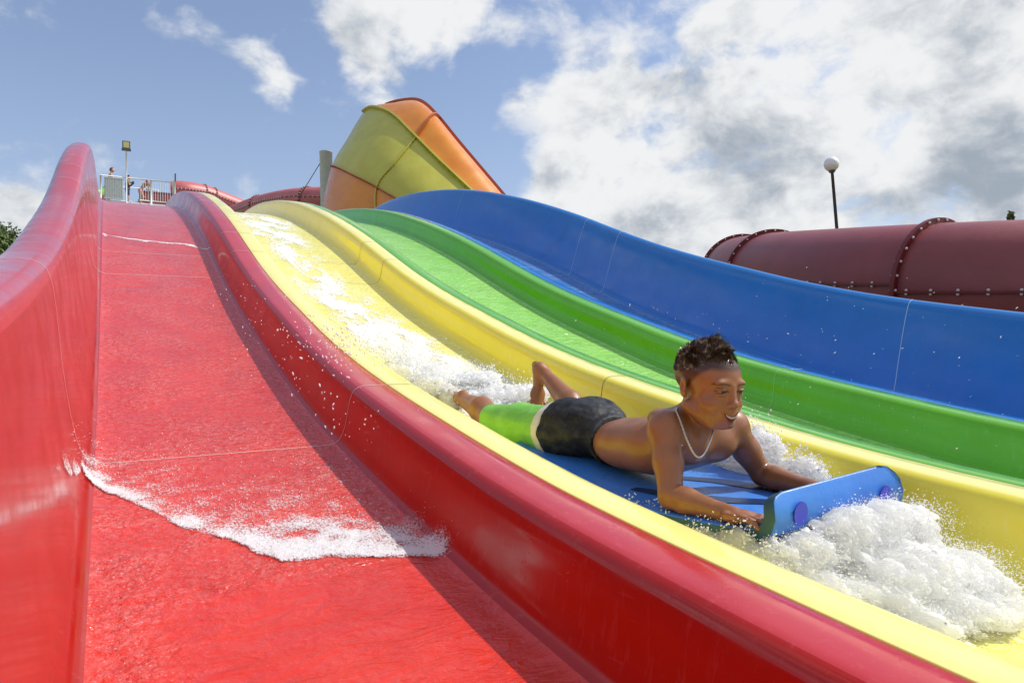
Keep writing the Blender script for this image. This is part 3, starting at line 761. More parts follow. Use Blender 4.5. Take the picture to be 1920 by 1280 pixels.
navy = mat('navy_fabric', (.02, .025, .06), .7); pinkf = mat('pink_fabric', (.60, .22, .28), .7); darkf = mat('dark_fabric', (.03, .03, .035), .7)
far_person('bare-chested man with cropped hair leaning on the platform railing, leftmost of three people', platx(205), YP + .7, 1.72, .12, (((.10, .66), (.26, .60)), ((.08, .66), (.25, .61))), ((.02, .0), (-.02, -.03)), (.10, .07, .05), [('swim_shorts', .40, .53, .012, navy)])
far_person('person in a dark top looking at a black phone beside the floodlight pole', platx(239.5), YP + .55, 1.40, .08, (((.06, .64), (.15, .74)), ((.05, .64), (.15, .73))), ((.02, .0), (0, .02)), (.05, .035, .03), [('dark_top', .44, .82, .014, darkf), ('shorts', .30, .46, .014, navy)], (.48, .27, .18))
far_person('girl in a pale swimsuit bending forward over the entry trough on the platform', platx(263.5), YP + .4, 1.34, .52, (((.32, .70), (.36, .56)), ((.20, .60), (.34, .58))), ((.10, -.02), (.02, -.09)), (.16, .10, .06), [('swimsuit_bottom', .43, .55, .010, pinkf)], (.52, .30, .20))
b = MB(); px_, pz_ = platx(243.5), ZD + 1.05
b.box((px_ - .02, YP + .50, pz_ - .05), (px_ + .03, YP + .60, pz_ + .05)); tag(b.build('phone', M['dark_metal']), 'black phone held by the person beside the floodlight pole', 'phone')
b = MB(); px_ = platx(278); b.ball((px_, YP + .3, ZD + .98), .11, 10, 0, (1.15, .8, .85)); b.tube([(px_ + .02, YP + .3, ZD), (px_ + .02, YP + .3, ZD + .92)], .03, 8); tag(b.build('red_button_post', M['tube'], None, True), 'small rounded red head on a short post in front of the girl', 'post')

# ------------------------------------------------------------------ bodyboard
M['board'] = vary(mat('blue_foam_board', (.03, .14, .58), .35), (.055, .23, .72), (.045, .19, .64), 5, 5, .1, 60, (.25, .5))
M['board_edge'] = mat('dark_teal_foam_edge', (.012, .075, .12), .5)
M['board_dark'] = mat('wet_shadow_patch', (.012, .035, .12), .3)
M['violet'] = mat('violet_print', (.05, .07, .60), .35)
BX0, BX1 = 1.183, 1.662
def board_top(y):        # height of the deck over the lane at distance y
    return float(zf(y)) + .052 + .075 * max(0, min(1, (1.75 - y) / .75)) ** 1.3
def build_board():
    root = thing('bodyboard', 'blue foam bodyboard with an upturned nose under the boy in the yellow lane', 'bodyboard', (1.42, 1.5, float(zf(1.5))))
    th = .030
    path = [(y, board_top(y)) for y in np.linspace(2.02, 1.07, 26)]
    y1, z1 = path[-1]
    path += [(1.045, z1 - .001), (1.022, z1 + .004), (1.006, z1 + .018), (1.000, z1 + .036), (1.002, z1 + .050), (1.006, z1 + .062), (1.010, z1 + .072), (1.013, z1 + .080)]
    path = np.array(path); t = np.gradient(path, axis=0); t /= np.linalg.norm(t, axis=1)[:, None]
    nrm = np.c_[t[:, 1], -t[:, 0]]                    # underside direction
    if nrm[0][1] > 0: nrm = -nrm
    n = len(path); NX = 24
    tot = np.r_[0, np.cumsum(np.linalg.norm(np.diff(path, axis=0), axis=1))]; LN = tot[-1]
    def xs(k):
        s = tot[k]; ins = 0
        r = .045; e = LN - s
        if e < r: ins = r - math.sqrt(max(0, r * r - (r - e) ** 2))
        if s < .10: ins = max(ins, .10 - math.sqrt(max(0, .01 - (.10 - s) ** 2)))
        tp = max(0.0, min(1.0, (.10 - e) / .10)) ** 1.2
        return BX0 + ins - .058 * max(0.0, min(1.0, (path[k][0] - 1.03) / .22)) ** .8, BX1 - ins - .045 * tp
    roll = lambda k, x: .06 * (x - 1.40) * max(0.0, 1 - (LN - tot[k]) / .09)
    v = []; mi = []
    for k in range(n):
        a, b = xs(k)
        for j in range(NX + 1): v.append((a + (b - a) * j / NX, path[k][0], path[k][1] + roll(k, a + (b - a) * j / NX)))
    o = len(v)
    for k in range(n):
        a, b = xs(k); q = path[k] + nrm[k] * th
        for j in range(NX + 1): v.append((a + (b - a) * j / NX, q[0], q[1] + roll(k, a + (b - a) * j / NX)))
    f = []; W_ = NX + 1
    for k in range(n - 1):
        for j in range(NX):
            f.append((k * W_ + j, k * W_ + j + 1, (k + 1) * W_ + j + 1, (k + 1) * W_ + j)); mi.append(0)
            f.append((o + k * W_ + j, o + (k + 1) * W_ + j, o + (k + 1) * W_ + j + 1, o + k * W_ + j + 1)); mi.append(0)
        for j in (0, NX): f.append((k * W_ + j, (k + 1) * W_ + j, o + (k + 1) * W_ + j, o + k * W_ + j)); mi.append(1)
    for k in (0, n - 1):
        for j in range(NX): f.append((k * W_ + j, k * W_ + j + 1, o + k * W_ + j + 1, o + k * W_ + j)); mi.append(0)
    mb = MB(); mb.add(v, f); mb.m = mi
    b = mb.build('board_body', [M['board'], M['board_edge']], root, False)
    bv = b.modifiers.new('b', 'BEVEL'); bv.width = .006; bv.segments = 3; bv.limit_method = 'ANGLE'; bv.angle_limit = math.radians(50)
    b.data.polygons.foreach_set('use_smooth', [True] * len(b.data.polygons))
    # printed violet discs on the nose face
    for x, s in ((1.566, .052), (1.262, .050)):
        k = int(np.argmin(np.abs(tot - (LN - s)))); c = path[k] + nrm[k] * (th + .0015); tv = t[k]
        v = [(x, c[0], c[1])] + [(x + .022 * math.cos(a), c[0] + tv[0] * .026 * math.sin(a), c[1] + tv[1] * .026 * math.sin(a)) for a in np.linspace(0, 2 * math.pi, 28, endpoint=False)]
        f = [(0, 1 + i, 1 + (i + 1) % 28) for i in range(28)]
        v2 = [(p[0], p[1] + nrm[k][0] * .002, p[2] + nrm[k][1] * .002) for p in v]
        MB().add(v + v2, f + [(29 + a, 29 + b_, 29 + c_) for a, b_, c_ in f]).build('printed_disc', M['violet'], root)
    # dark curved stripes: wet marks and the boy's shadow painted on the deck
    for pts in ([(1.225, 1.46), (1.27, 1.36), (1.35, 1.25), (1.45, 1.16), (1.50, 1.09)], [(1.40, 1.52), (1.50, 1.42), (1.56, 1.30), (1.585, 1.18), (1.59, 1.09)]):
        pts = np.array(pts); v = []; f = []
        tt = np.linspace(0, 1, 24); cx = np.interp(tt, np.linspace(0, 1, 5), pts[:, 0]); cy = np.interp(tt, np.linspace(0, 1, 5), pts[:, 1])
        w_ = .016 + .020 * np.sin(np.pi * tt)
        for x, y, q in zip(cx, cy, w_): v += [(x - q, y, board_top(y) + .002), (x + q, y + q * .5, board_top(y + q * .5) + .002)]
        f = [(2 * i, 2 * i + 1, 2 * i + 3, 2 * i + 2) for i in range(23)]
        MB().add(v, f).build('deck_wet_shade', M['board_dark'], root, True)
build_board()

# ------------------------------------------------------------------ the boy
def frame_from(Fv, Uv):
    Fv = np.array(Fv, float); Fv /= np.linalg.norm(Fv); Uv = np.array(Uv, float); Uv -= Fv * Uv.dot(Fv); Uv /= np.linalg.norm(Uv)
    return np.cross(Fv, Uv), Fv, Uv          # x = the face's own right-to-left axis, y = forward, z = up
def skin_mat(name, c):
    m = bpy.data.materials.new(name); m.use_nodes = True; t = NT(m.node_tree); b = bsdf(m)
    a = t.new('ShaderNodeVertexColor', layer_name='tint')
    co = t.new('ShaderNodeTexCoord').outputs['Object']
    n = t.noise(co, 22, 6, .6)
    mul = t.new('ShaderNodeMix', data_type='RGBA', blend_type='MULTIPLY'); mul.inputs[0].default_value = 1
    t.l.new(a.outputs[0], mul.inputs[6]); t.l.new(t.mix(t.mapr(n, .3, .7), tuple(x * .93 for x in c), tuple(min(1, x * 1.06) for x in c)), mul.inputs[7])
    t.l.new(mul.outputs[2], b.inputs['Base Color'])
    b.inputs['Subsurface Weight'].default_value = .18; b.inputs['Subsurface Radius'].default_value = (1, .35, .18); b.inputs['Subsurface Scale'].default_value = .008
    b.inputs['Roughness'].default_value = .45; b.inputs['Coat Weight'].default_value = .22; b.inputs['Coat Roughness'].default_value = .10
    bn = t.new('ShaderNodeBump'); bn.inputs['Strength'].default_value = .12; bn.inputs['Distance'].default_value = .003
    vo = t.new('ShaderNodeTexVoronoi'); t.put(vo.inputs['Vector'], co); vo.inputs['Scale'].default_value = 150
    bead = t.math('MULTIPLY', t.mapr(vo.outputs['Distance'], .34, .08), t.mapr(t.noise(co, 24, 3, .5), .54, .62))
    t.put(bn.inputs['Height'], t.math('ADD', t.math('MULTIPLY', t.noise(co, 160, 4, .6), .6), t.math('MULTIPLY', bead, 2.2))); t.l.new(bn.outputs[0], b.inputs['Normal']); t.l.new(bn.outputs[0], b.inputs['Coat Normal'])
    return m
M['skin'] = skin_mat('tanned_skin', (.28, .108, .040))
M['hair'] = vary(mat('dark_wet_hair', (.035, .022, .014), .28), (.050, .032, .020), (.50, .43, .35), 60, 4, lo=.50, hi=.70)  # pale streaks paint in the wet highlights
M['short_black'] = vary(mat('black_swim_fabric', (.012, .013, .016), .55), (.010, .011, .014), (.03, .032, .036), 30, 4, .35, 55)
bsdf(M['short_black']).inputs['Specular IOR Level'].default_value = .25
M['short_white'] = mat('white_swim_band', (.62, .60, .55), .5)
M['short_green'] = vary(mat('neon_green_swim_fabric', (.19, .52, .06), .5), (.20, .55, .07), (.16, .46, .05), 12, 4, .2, 45)
M['brow'] = mat('brow_hair', (.11, .055, .028), .6)
M['eye'] = mat('eye_white', (.42, .38, .35), .2)
M['iris'] = mat('dark_iris', (.02, .012, .008), .1)
M['teeth'] = mat('teeth', (.50, .46, .39), .35)
M['mouth'] = mat('mouth_inside', (.10, .015, .012), .5)
M['chain'] = mat('silver_chain', (.55, .52, .45), .3, Metallic=.9)
HC = np.array([1.310, 1.250, -.046])
HX, HF, HU = frame_from((-.05, -.97, -.17), (.03, -.16, 1.0))
HR = np.stack([HX, HF, HU], 1)
def hp(x, y, z): return HC + HR @ np.array([x, y, z], float)
def build_boy():
    root = thing('person', 'smiling tanned boy in black and green swim shorts lying on the blue bodyboard', 'person', (1.36, 1.8, float(zf(1.8))))
    fl = Field((1.09, .96, -.47), (1.64, 2.76, .09), .0028)
    bt = board_top
    # joints (the near arm is his right one)
    pel = np.array([1.345, 1.80, bt(1.80) + .088]); waist = np.array([1.345, 1.63, bt(1.63) + .082]); chest = np.array([1.345, 1.46, bt(1.46) + .105])
    uch = np.array([1.345, 1.345, bt(1.345) + .158]); neck = np.array([1.335, 1.29, -.112])
    shN = np.array([1.222, 1.325, -.155]); shF = np.array([1.458, 1.325, -.160])
    elN = np.array([1.165, 1.255, bt(1.25) + .034]); elF = np.array([1.560, 1.315, -.298])
    wrN = np.array([1.200, 1.120, bt(1.12) + .016]); wrF = np.array([1.530, 1.150, bt(1.15) + .034])
    kN = np.array([1.215, 2.235, float(zf(2.235)) + .062]); aN = np.array([1.235, 2.52, float(zf(2.52)) + .055]); tN = np.array([1.245, 2.68, float(zf(2.68)) + .03])
    kF = np.array([1.515, 2.10, float(zf(2.10)) + .075]); aF = np.array([1.545, 2.375, .000]); tF = np.array([1.520, 2.400, -.110])
    hN = np.array([1.270, 1.86, pel[2] - .012]); hF = np.array([1.425, 1.86, pel[2] - .012])
    lower = Field((1.02, 1.5, -.45), (1.72, 2.4, .05), .0045)
    for f_ in (fl, lower):
        I = np.eye(3)
        f_.ell(pel + [0, .02, 0], (.115, .12, .085), .03)
        f_.ell(pel + [-.052, .055, .022], (.062, .075, .062), .03); f_.ell(pel + [.052, .055, .022], (.062, .075, .062), .03)
        f_.cap(hN, hN * .45 + kN * .55, .072, .062, .03); f_.cap(hN * .45 + kN * .55, kN, .060, .044, .02)
        f_.cap(hF, kF, .070, .046, .03)
        f_.ell(waist, (.098, .11, .068), .04)
    f_ = fl
    f_.ell((chest + waist) / 2, (.106, .13, .072), .05)
    f_.ell(chest + [0, 0, .004], (.116, .11, .078), .05)
    f_.ell(uch + [0, .01, -.012], (.118, .075, .072), .05)
    f_.ell(uch + [-.052, -.030, -.022], (.056, .042, .048), .03); f_.ell(uch + [.052, -.030, -.022], (.056, .042, .048), .03)
    # shoulder blades, spine furrow
    f_.ell(uch + [-.062, .045, .045], (.040, .055, .026), .025); f_.ell(uch + [.062, .045, .045], (.040, .055, .026), .025)
    f_.cap(chest + [0, -.02, .094], pel + [0, -.08, .090], .010, .010, .022, 'sub')
    # neck and trapezius
    f_.cap(uch + [0, -.005, .02], hp(0, -.028, -.045), .052, .045, .03)
    f_.cap(uch + [0, 0, .035], shN + [.02, 0, .012], .036, .034, .035); f_.cap(uch + [0, 0, .035], shF + [-.02, 0, .012], .036, .034, .035)
    # arms
    for sh, el, wr in ((shN, elN, wrN), (shF, elF, wrF)):
        f_.ell(sh, (.046, .048, .046), .03)
        mid = sh * .5 + el * .5
        f_.cap(sh, mid, .040, .036, .02); f_.cap(mid, el, .036, .029, .015)
        f_.cap(el, el * .7 + wr * .3, .029, .031, .012); f_.cap(el * .7 + wr * .3, wr, .031, .020, .012)
    # calves
    for k, a, r in ((kN, aN, 1), (kF, aF, 1)):
        f_.ell(k, (.045, .045, .045), .02)
        m_ = k * .68 + a * .32; up = np.array([0, 0, .010]) if k is kN else np.array([0, -.012, .006])
        f_.cap(k, m_ + up, .042, .046, .02); f_.cap(m_ + up, a, .046, .025, .02)
    # near foot, toes pointing back and down
    f_.cap(aN, tN, .027, .020, .015); f_.ell(aN + [0, -.012, .012], (.023, .024, .026), .012)
    f_.ell((aN * .25 + tN * .75), (.036, .035, .016), .012)
    for i in range(5): f_.cap(tN + [-.026 + .013 * i, -.01, 0], tN + [-.030 + .015 * i, .028 - .005 * abs(i - 1), -.006], .0095, .0075, .004)
    # far foot: heel up, toes hanging down towards the lane
    hl = aF + np.array([-.012, .020, .020]); f_.cap(aF, hl, .026, .026, .015); f_.cap(hl, tF, .026, .018, .02)
    f_.ell(tF * .8 + hl * .2, (.036, .016, .034), .012)
    for i in range(5): f_.cap(tF + [-.026 + .013 * i, .0, 0], tF + [-.030 + .015 * i, -.012, -.030 + .005 * abs(i - 1)], .0092, .0072, .004)
    # hands
    def hand(wr, fwd, up, side, curl):
        fwd = np.array(fwd, float); fwd /= np.linalg.norm(fwd); up = np.array(up, float); up -= fwd * up.dot(fwd); up /= np.linalg.norm(up); sd = np.cross(fwd, up) * side
        Rm = np.stack([sd, fwd, up], 1)
        f_.cap(wr, wr + fwd * .020, .0195, .018, .012)
        pc = wr + fwd * .040; f_.ell(pc, (.030, .036, .013), .010, R=Rm)
        f_.ell(pc - sd * .018 - fwd * .006 - up * .005, (.014, .022, .011), .008, R=Rm)
        for i, ln in enumerate((.046, .052, .049, .039)):
            b0 = wr + fwd * (.064 - .003 * abs(i - 1.2)) + sd * (-.0215 + .0143 * i)
            spread = sd * (-.10 + .07 * i)
            d1 = fwd + spread - up * curl * .35; d1 /= np.linalg.norm(d1)
            d2 = fwd * .75 + spread - up * curl * .95; d2 /= np.linalg.norm(d2)
            d3 = fwd * .45 + spread - up * curl * 1.25; d3 /= np.linalg.norm(d3)
            p1 = b0 + d1 * ln * .46; p2 = p1 + d2 * ln * .32; p3 = p2 + d3 * ln * .24
            f_.cap(b0 - fwd * .012, p1, .0078, .0072, .004); f_.cap(p1, p2, .0072, .0066, .002); f_.cap(p2, p3, .0066, .0058, .002)
        t0 = wr + fwd * .018 - sd * .022; t1 = t0 + (fwd * .65 - sd * .75 + up * .15) * .030; t2 = t1 + (fwd * .9 - sd * .25 + up * .1) * .026
        f_.cap(t0, t1, .0105, .0088, .006); f_.cap(t1, t2, .0088, .0068, .002)
    hand(wrN, (.10, -1, .02), (0, 0, 1), -1, .35)
    hand(wrF, (-.06, -1, .06), (0, 0, 1), 1, .35)
    # ---- head
    H = HR
    f_.ell(hp(0, -.024, .032), (.0670, .090, .068), .02, R=H)
    f_.ell(hp(0, .020, .030), (.056, .052, .050), .02, R=H)
    f_.ell(hp(0, .018, -.018), (.0545, .060, .074), .02, R=H)
    f_.ell(hp(0, .026, -.058), (.045, .046, .036), .024, R=H)
    f_.ell(hp(0, .056, -.084), (.018, .014, .013), .018, R=H)
    for s in (-1, 1):
        f_.ell(hp(s * .035, .044, -.036), (.024, .024, .023), .018, R=H)          # smiling cheek
        f_.cap(hp(s * .060, -.01, -.05), hp(s * .030, .045, -.085), .014, .013, .02)    # jaw
        f_.ell(hp(s * .027, .067, .020), (.021, .010, .008), .010, R=H)           # brow
        f_.ell(hp(s * .028, .0845, .000), (.0165, .013, .0105), .008, 'sub', R=H)    # socket
        f_.ell(hp(s * .028, .0655, .0035), (.0165, .0125, .0060), .003, R=H)       # upper lid
        f_.ell(hp(s * .028, .0655, -.0085), (.0160, .0115, .0050), .004, R=H)      # lower lid
    f_.cap(hp(0, .072, .010), hp(0, .083, -.026), .0075, .0085, .010)
    f_.ell(hp(0, .0865, -.030), (.0115, .0095, .0090), .007, R=H)
    for s in (-1, 1):
        f_.ell(hp(s * .0120, .079, -.034), (.0068, .0085, .0062), .004, R=H)
        f_.ell(hp(s * .006, .084, -.0405), (.0030, .0035, .0032), .001, 'sub', R=H)
    f_.ell(hp(0, .062, -.058), (.027, .018, .020), .014, R=H)                      # muzzle
    # lips round an open smile
    pts = [(-.0275, .060, -.0495), (-.019, .0710, -.0570), (-.008, .0760, -.0600), (.008, .0760, -.0600), (.019, .0710, -.0570), (.0275, .060, -.0495)]
    lo_ = [(x, y - .001, z - .0150 * (1 - (abs(x) / .0285) ** 2) - .0005) for x, y, z in pts]
    for q in (pts, lo_):
        for a_, b_ in zip(q[:-1], q[1:]): f_.cap(hp(*a_), hp(*b_), .0042, .0042, .003)
    # ears
    for s in (-1, 1):
        Er = H @ np.array(Matrix.Rotation(s * -.40, 3, 'Z')) @ np.array(Matrix.Rotation(-.05, 3, 'X'))
        f_.ell(hp(s * .0690, -.024, -.002), (.0065, .0160, .0230), .006, R=Er)
        f_.ell(hp(s * .0760, -.020, .000), (.0060, .0095, .0135), .004, 'sub', R=Er)
        f_.ell(hp(s * .066, -.019, -.023), (.0065, .0080, .0085), .006, R=Er)
    V, F = fl.mesh(); V = smooth_mesh(V, F, 2, .45)
    # natural colouring of the skin, plus sunlight painted on the lower back
    L = (V - HC) @ HR
    col = np.ones((len(V), 3))
    def blend(mask, c):
        nonlocal col
        mask = np.clip(mask, 0, 1)[:, None]; col = col * (1 - mask) + np.array(c) * mask
    head = (np.abs(L[:, 0]) < .1) & (np.abs(L[:, 1]) < .13) & (L[:, 2] > -.11) & (L[:, 2] < .13)
    def gl_(c, r, p=2.0): return np.where(head, np.clip(1.3 - np.sqrt((((L - np.array(c)) / np.array(r)) ** 2).sum(1)) * 1.3, 0, 1), 0)
    for s in (-1, 1):
        blend(gl_((s * .036, .06, -.032), (.026, .03, .020)) * .4, (1.15, .72, .66))
        blend(gl_((s * .074, -.01, -.005), (.014, .022, .03)) * .5, (1.15, .72, .62))
    lip = np.where(head & (np.abs(L[:, 0]) < .029) & (L[:, 1] > .058), 1, 0)
    zc = -.0495 - .0110 * (1 - (np.abs(L[:, 0]) / .0275) ** 2); zl = zc - .0150 * (1 - (np.abs(L[:, 0]) / .0285) ** 2)
    for q in (zc, zl): blend(lip * np.clip(1.5 - np.abs(L[:, 2] - q) / .0042, 0, 1) * .7, (1.0, .50, .46))
    # short-cropped hair at the sides and the back
    hl_ = .045 + 0.0 * L[:, 0]
    front = np.interp(L[:, 1], [-.115, -.06, -.035, -.012, .004, .022, .045], [-.045, -.040, -.012, .000, .016, .034, .050])
    hm = np.where(head & (np.abs(L[:, 1] + .02) < .14), np.clip((L[:, 2] - front) / .012 + .5, 0, 1), 0)
    hm = hm * np.where((np.abs(L[:, 0]) > .0695) & (L[:, 2] < .024) & (L[:, 1] > -.046) & (L[:, 1] < -.005), 0, 1)
    blend(hm * np.interp(L[:, 2], [-.04, .0, .03, .05], [.60, .80, .92, .97]), (.17, .14, .12))
    # sunlight on the lower back painted as a paler tint; paler sole
    blend(np.clip((V[:, 1] - 1.60) / .1, 0, 1) * np.clip((1.9 - V[:, 1]) / .1, 0, 1) * .35, (1.25, 1.28, 1.25))
    blend(np.where(V[:, 1] > 2.3, .45, 0), (1.18, 1.12, 1.08))
    o = root.matrix_world.translation; O = np.array(o)
    link('body', V - O, F, M['skin'], root, True, None, col)
    # ---- shorts: cloth that follows the hips and thighs, legs cut short
    l = lower
    sl_, G = l.sub(l.lo, l.lo + (l.n - 1) * l.h)
    base = l.d.copy()
    wr_ = (fbm(G * np.array([1, .5, 1.3]), 24, 4, 5) * .0075).astype(np.float32)
    yy = G[..., 1]; xx = G[..., 0]; zz = G[..., 2]
    def pieces(y0, y1, off, k, name, m, puff=0.0, keep=None, slope=0.0):
        s = base - off - wr_ * k
        plane0 = (y0 + slope * (zz - pel[2]) + np.float32(.10) * (np.abs(xx - pel[0]) * 0)) - yy
        s = np.maximum(s, plane0); s = np.maximum(s, yy - y1)
        if keep is not None: s = np.maximum(s, keep)
        l.d = s.astype(np.float32)
        v, f = l.mesh(); v = smooth_mesh(v, f, 2, .5)
        return link(name, v - O, f, m, root, True)
    ax = kN - hN; ax /= np.linalg.norm(ax)
    along = ((G - hN) @ ax).astype(np.float32)
    near = (xx - 1.335).astype(np.float32)         # >0 on the far leg
    ylim = np.where(xx < 1.36, 1.885, 2.00).astype(np.float32)
    sh = pieces(1.690, 3.0, .0105, 1.3, 'shorts', M['short_black'], keep=np.maximum(yy - ylim, -1), slope=.10)
    wb = pieces(1.683, 1.708, .0125, .3, 'waistband', M['short_black'], slope=.10)
    pieces(1.880, 1.915, .0125, .5, 'white_leg_band', M['short_white'], keep=near)
    pieces(1.912, 2.235, .0100, .55, 'green_shorts_leg', M['short_green'], keep=near)
    # ---- eyes, mouth and teeth: seated in the face where its surface is
    def surf(x, z):
        y = np.linspace(.105, .03, 120); q = np.array([hp(x, t_, z) for t_ in y]); g = (q - fl.lo) / fl.h
        i0 = np.floor(g).astype(int); fr_ = g - i0; val = 0
        for dx in (0, 1):
            for dy in (0, 1):
                for dz in (0, 1):
                    w_ = (fr_[:, 0] if dx else 1 - fr_[:, 0]) * (fr_[:, 1] if dy else 1 - fr_[:, 1]) * (fr_[:, 2] if dz else 1 - fr_[:, 2])
                    val = val + w_ * fl.d[i0[:, 0] + dx, i0[:, 1] + dy, i0[:, 2] + dz]
        k = int(np.argmax(val < 0)); return y[k]
    def patch(top, bot, x0, x1, out, n=18, bulge=0.0, depth=.003):
        """a lens of real thickness between two curves z = top(x), z = bot(x), following the face"""
        v = []; f = []; R_ = 5
        for i in range(n + 1):
            x = x0 + (x1 - x0) * i / n; zt, zb = top(x), bot(x)
            for k in range(R_):
                z = zb + (zt - zb) * k / (R_ - 1); bb = bulge * math.sin(math.pi * i / n) * math.sin(math.pi * k / (R_ - 1))
                v.append(hp(x, surf(x, z) + out + bb, z))
            for k in range(R_):
                z = zb + (zt - zb) * k / (R_ - 1); v.append(hp(x, surf(x, z) - depth, z))
        W_ = 2 * R_
        for i in range(n):
            for k in range(R_ - 1):
                a = i * W_ + k; f.append((a, a + 1, a + W_ + 1, a + W_)); a += R_; f.append((a, a + W_, a + W_ + 1, a + 1))
            for k in (0, R_ - 1): a = i * W_ + k; f.append((a, a + W_, a + W_ + R_, a + R_))
        return v, f
    for s in (-1, 1):
        cx = s * .029; hw = .0135
        e_t = lambda x: -.0012 + .0036 * (1 - ((x - cx) / hw) ** 2); e_b = lambda x: -.0012 - .0024 * (1 - ((x - cx) / hw) ** 2)
        b = MB(); b.add(*patch(e_t, e_b, cx - hw, cx + hw, .0008, bulge=.0012)); e = b.build('eye', M['eye'], root, True)
        gx = cx - .0012; hi = .0068
        b = MB(); b.add(*patch(lambda x: min(e_t(x), -.0012 +   .0050 * math.sqrt(max(0, 1 - ((x - gx) / hi) ** 2))), lambda x: max(e_b(x), -.0012 - .0044 * math.sqrt(max(0, 1 - ((x - gx) / hi) ** 2))), gx - hi, gx + hi, .0030, 12)); b.build('iris', M['iris'], e, True)
        b = MB(); b.add(*patch(lambda x: e_t(x) + .0010, lambda x: e_t(x) - .0006, cx - hw * 1.08, cx + hw * 1.08, .0034, 14)); b.build('eyelash', M['hair'], e, True)
        b = MB(); br = lambda x: .0140 + .0045 * (1 - ((x - s * .030) / .02) ** 2)
        b.add(*patch(lambda x: br(x) + .0014, lambda x: br(x) - .0018, s * .030 - .019, s * .030 + .019, .0008, 14)); b.build('eyebrow', M['brow'], root, True)
    m_t = lambda x: -.0512 - .0098 * (1 - (abs(x) / .0235) ** 2); m_b = lambda x: -.0512 - .0225 * (1 - (abs(x) / .0235) ** 2)
    b = MB(); b.add(*patch(m_t, m_b, -.0235, .0235, .0020)); mo = b.build('mouth', M['mouth'], root, True)
    b = MB(); b.add(*patch(lambda x: m_t(x) - .0002, lambda x: m_t(x) * .62 + m_b(x) * .38, -.0185, .0185, .0026, bulge=.0008)); b.build('teeth', M['teeth'], mo, True)
    # ---- hair: short strands, longer and spiky on top
    rs = np.random.RandomState(4); N = 9000; v = []; f = []
    th = rs.uniform(0, 2 * np.pi, N); ph = np.arccos(rs.uniform(-.25, 1, N))
    n_ = np.stack([np.sin(ph) * np.cos(th), np.sin(ph) * np.sin(th), np.cos(ph)], 1)
    p = n_ * np.array([.0670, .090, .068]) + np.array([0, -.024, .032])
    fr = np.where(p[:, 1] > .02, .055, np.interp(p[:, 1], [-.11, -.05, .0, .035], [.024, .030, .040, .049]))
    fr = fr + .006 * fbm(p, 60, 3, 9) + np.where(p[:, 1] > .02, .05 * np.clip(np.abs(p[:, 0]) - .030, 0, 1) * -.3 - .004, 0)
    ok = p[:, 2] > fr + .002 + .004 * rs.rand(N)
    p, n_ = p[ok], n_[ok]
    top = np.clip((p[:, 2] - .045) / .045, 0, 1); ln = .0035 + .019 * top ** 1.1 * rs.uniform(.4, 1.35, len(p))
    crest = np.exp(-(((p[:, 0] + .002) / .018) ** 2) - ((p[:, 1] + .004) / .026) ** 2) * (p[:, 2] > .07); ln += crest * .026
    comb_ = np.stack([p[:, 0] * -3.0 * top, .25 * top - .3 * (1 - top), .25 + .5 * top + crest], 1)
    clump = np.stack([fbm(p, 55, 2, s_) for s_ in (1, 2, 3)], 1) * 1.5
    dr = n_ + comb_ + clump; dr /= np.linalg.norm(dr, axis=1)[:, None]
    side = np.cross(dr, rs.normal(0, 1, dr.shape)); side /= np.linalg.norm(side, axis=1)[:, None]; up2 = np.cross(dr, side)
    w0 = .0011; droop = -n_ * .15 + np.array([0, .1, -.25])
    tri = []
    for t_, w_ in ((0, 1.0), (.55, .85), (1, .12)):
        c = p + dr * (ln * t_)[:, None] + droop * (ln * t_ * t_)[:, None] * .5
        for k in range(3):
            a = 2 * math.pi * k / 3; tri.append(c + (side * math.cos(a) + up2 * math.sin(a)) * w0 * w_)
    tri = np.stack(tri, 1); nn_ = len(p)
    Vh = (tri @ HR.T + HC).reshape(-1, 3) - O
    base_f = []
    for lv in (0, 1):
        for k in range(3): base_f.append((lv * 3 + k, lv * 3 + (k + 1) % 3, (lv + 1) * 3 + (k + 1) % 3, (lv + 1) * 3 + k))
    Fh = (np.array(base_f)[None] + (np.arange(nn_) * 9)[:, None, None]).reshape(-1, 4)
    hob = link('hair', Vh, Fh, M['hair'], root, True)
    # ---- necklace: a curb chain hanging round the neck (his skin is the support behind it)
    ring = []
    A_ = hp(-.052, -.030, -.072); B_ = hp(.054, -.020, -.075)
    keys = [far(1292, 782, 1.86), far(1276, 768, 1.80), far(1268, 768, 1.735), far(1276, 790, 1.70), far(1288, 824, 1.665), far(1300, 849, 1.650), far(1311, 857, 1.645), far(1322, 848, 1.655), far(1333, 822, 1.680), far(1338, 800, 1.71), far(1340, 778, 1.76), far(1330, 760, 1.84)]
    K = np.array(keys); n = len(K)
    for i in range(n):
        p0, p1, p2, p3 = K[i - 1], K[i], K[(i + 1) % n], K[(i + 2) % n]
        for k in range(9):
            s = k / 9; ring.append(.5 * ((2*p1) + (-p0+p2)*s + (2*p0-5*p1+4*p2-p3)*s*s + (-p0+3*p1-3*p2+p3)*s**3))
    ring = np.array(ring)
    b = MB(); b.tube(np.r_[ring, ring[:1]], [.0021 + .0009 * (i % 2) for i in range(len(ring) + 1)], 7)
    nk = b.build('necklace', M['chain'], root, True)
    for k in range(len(ring)):
        pass
build_boy()

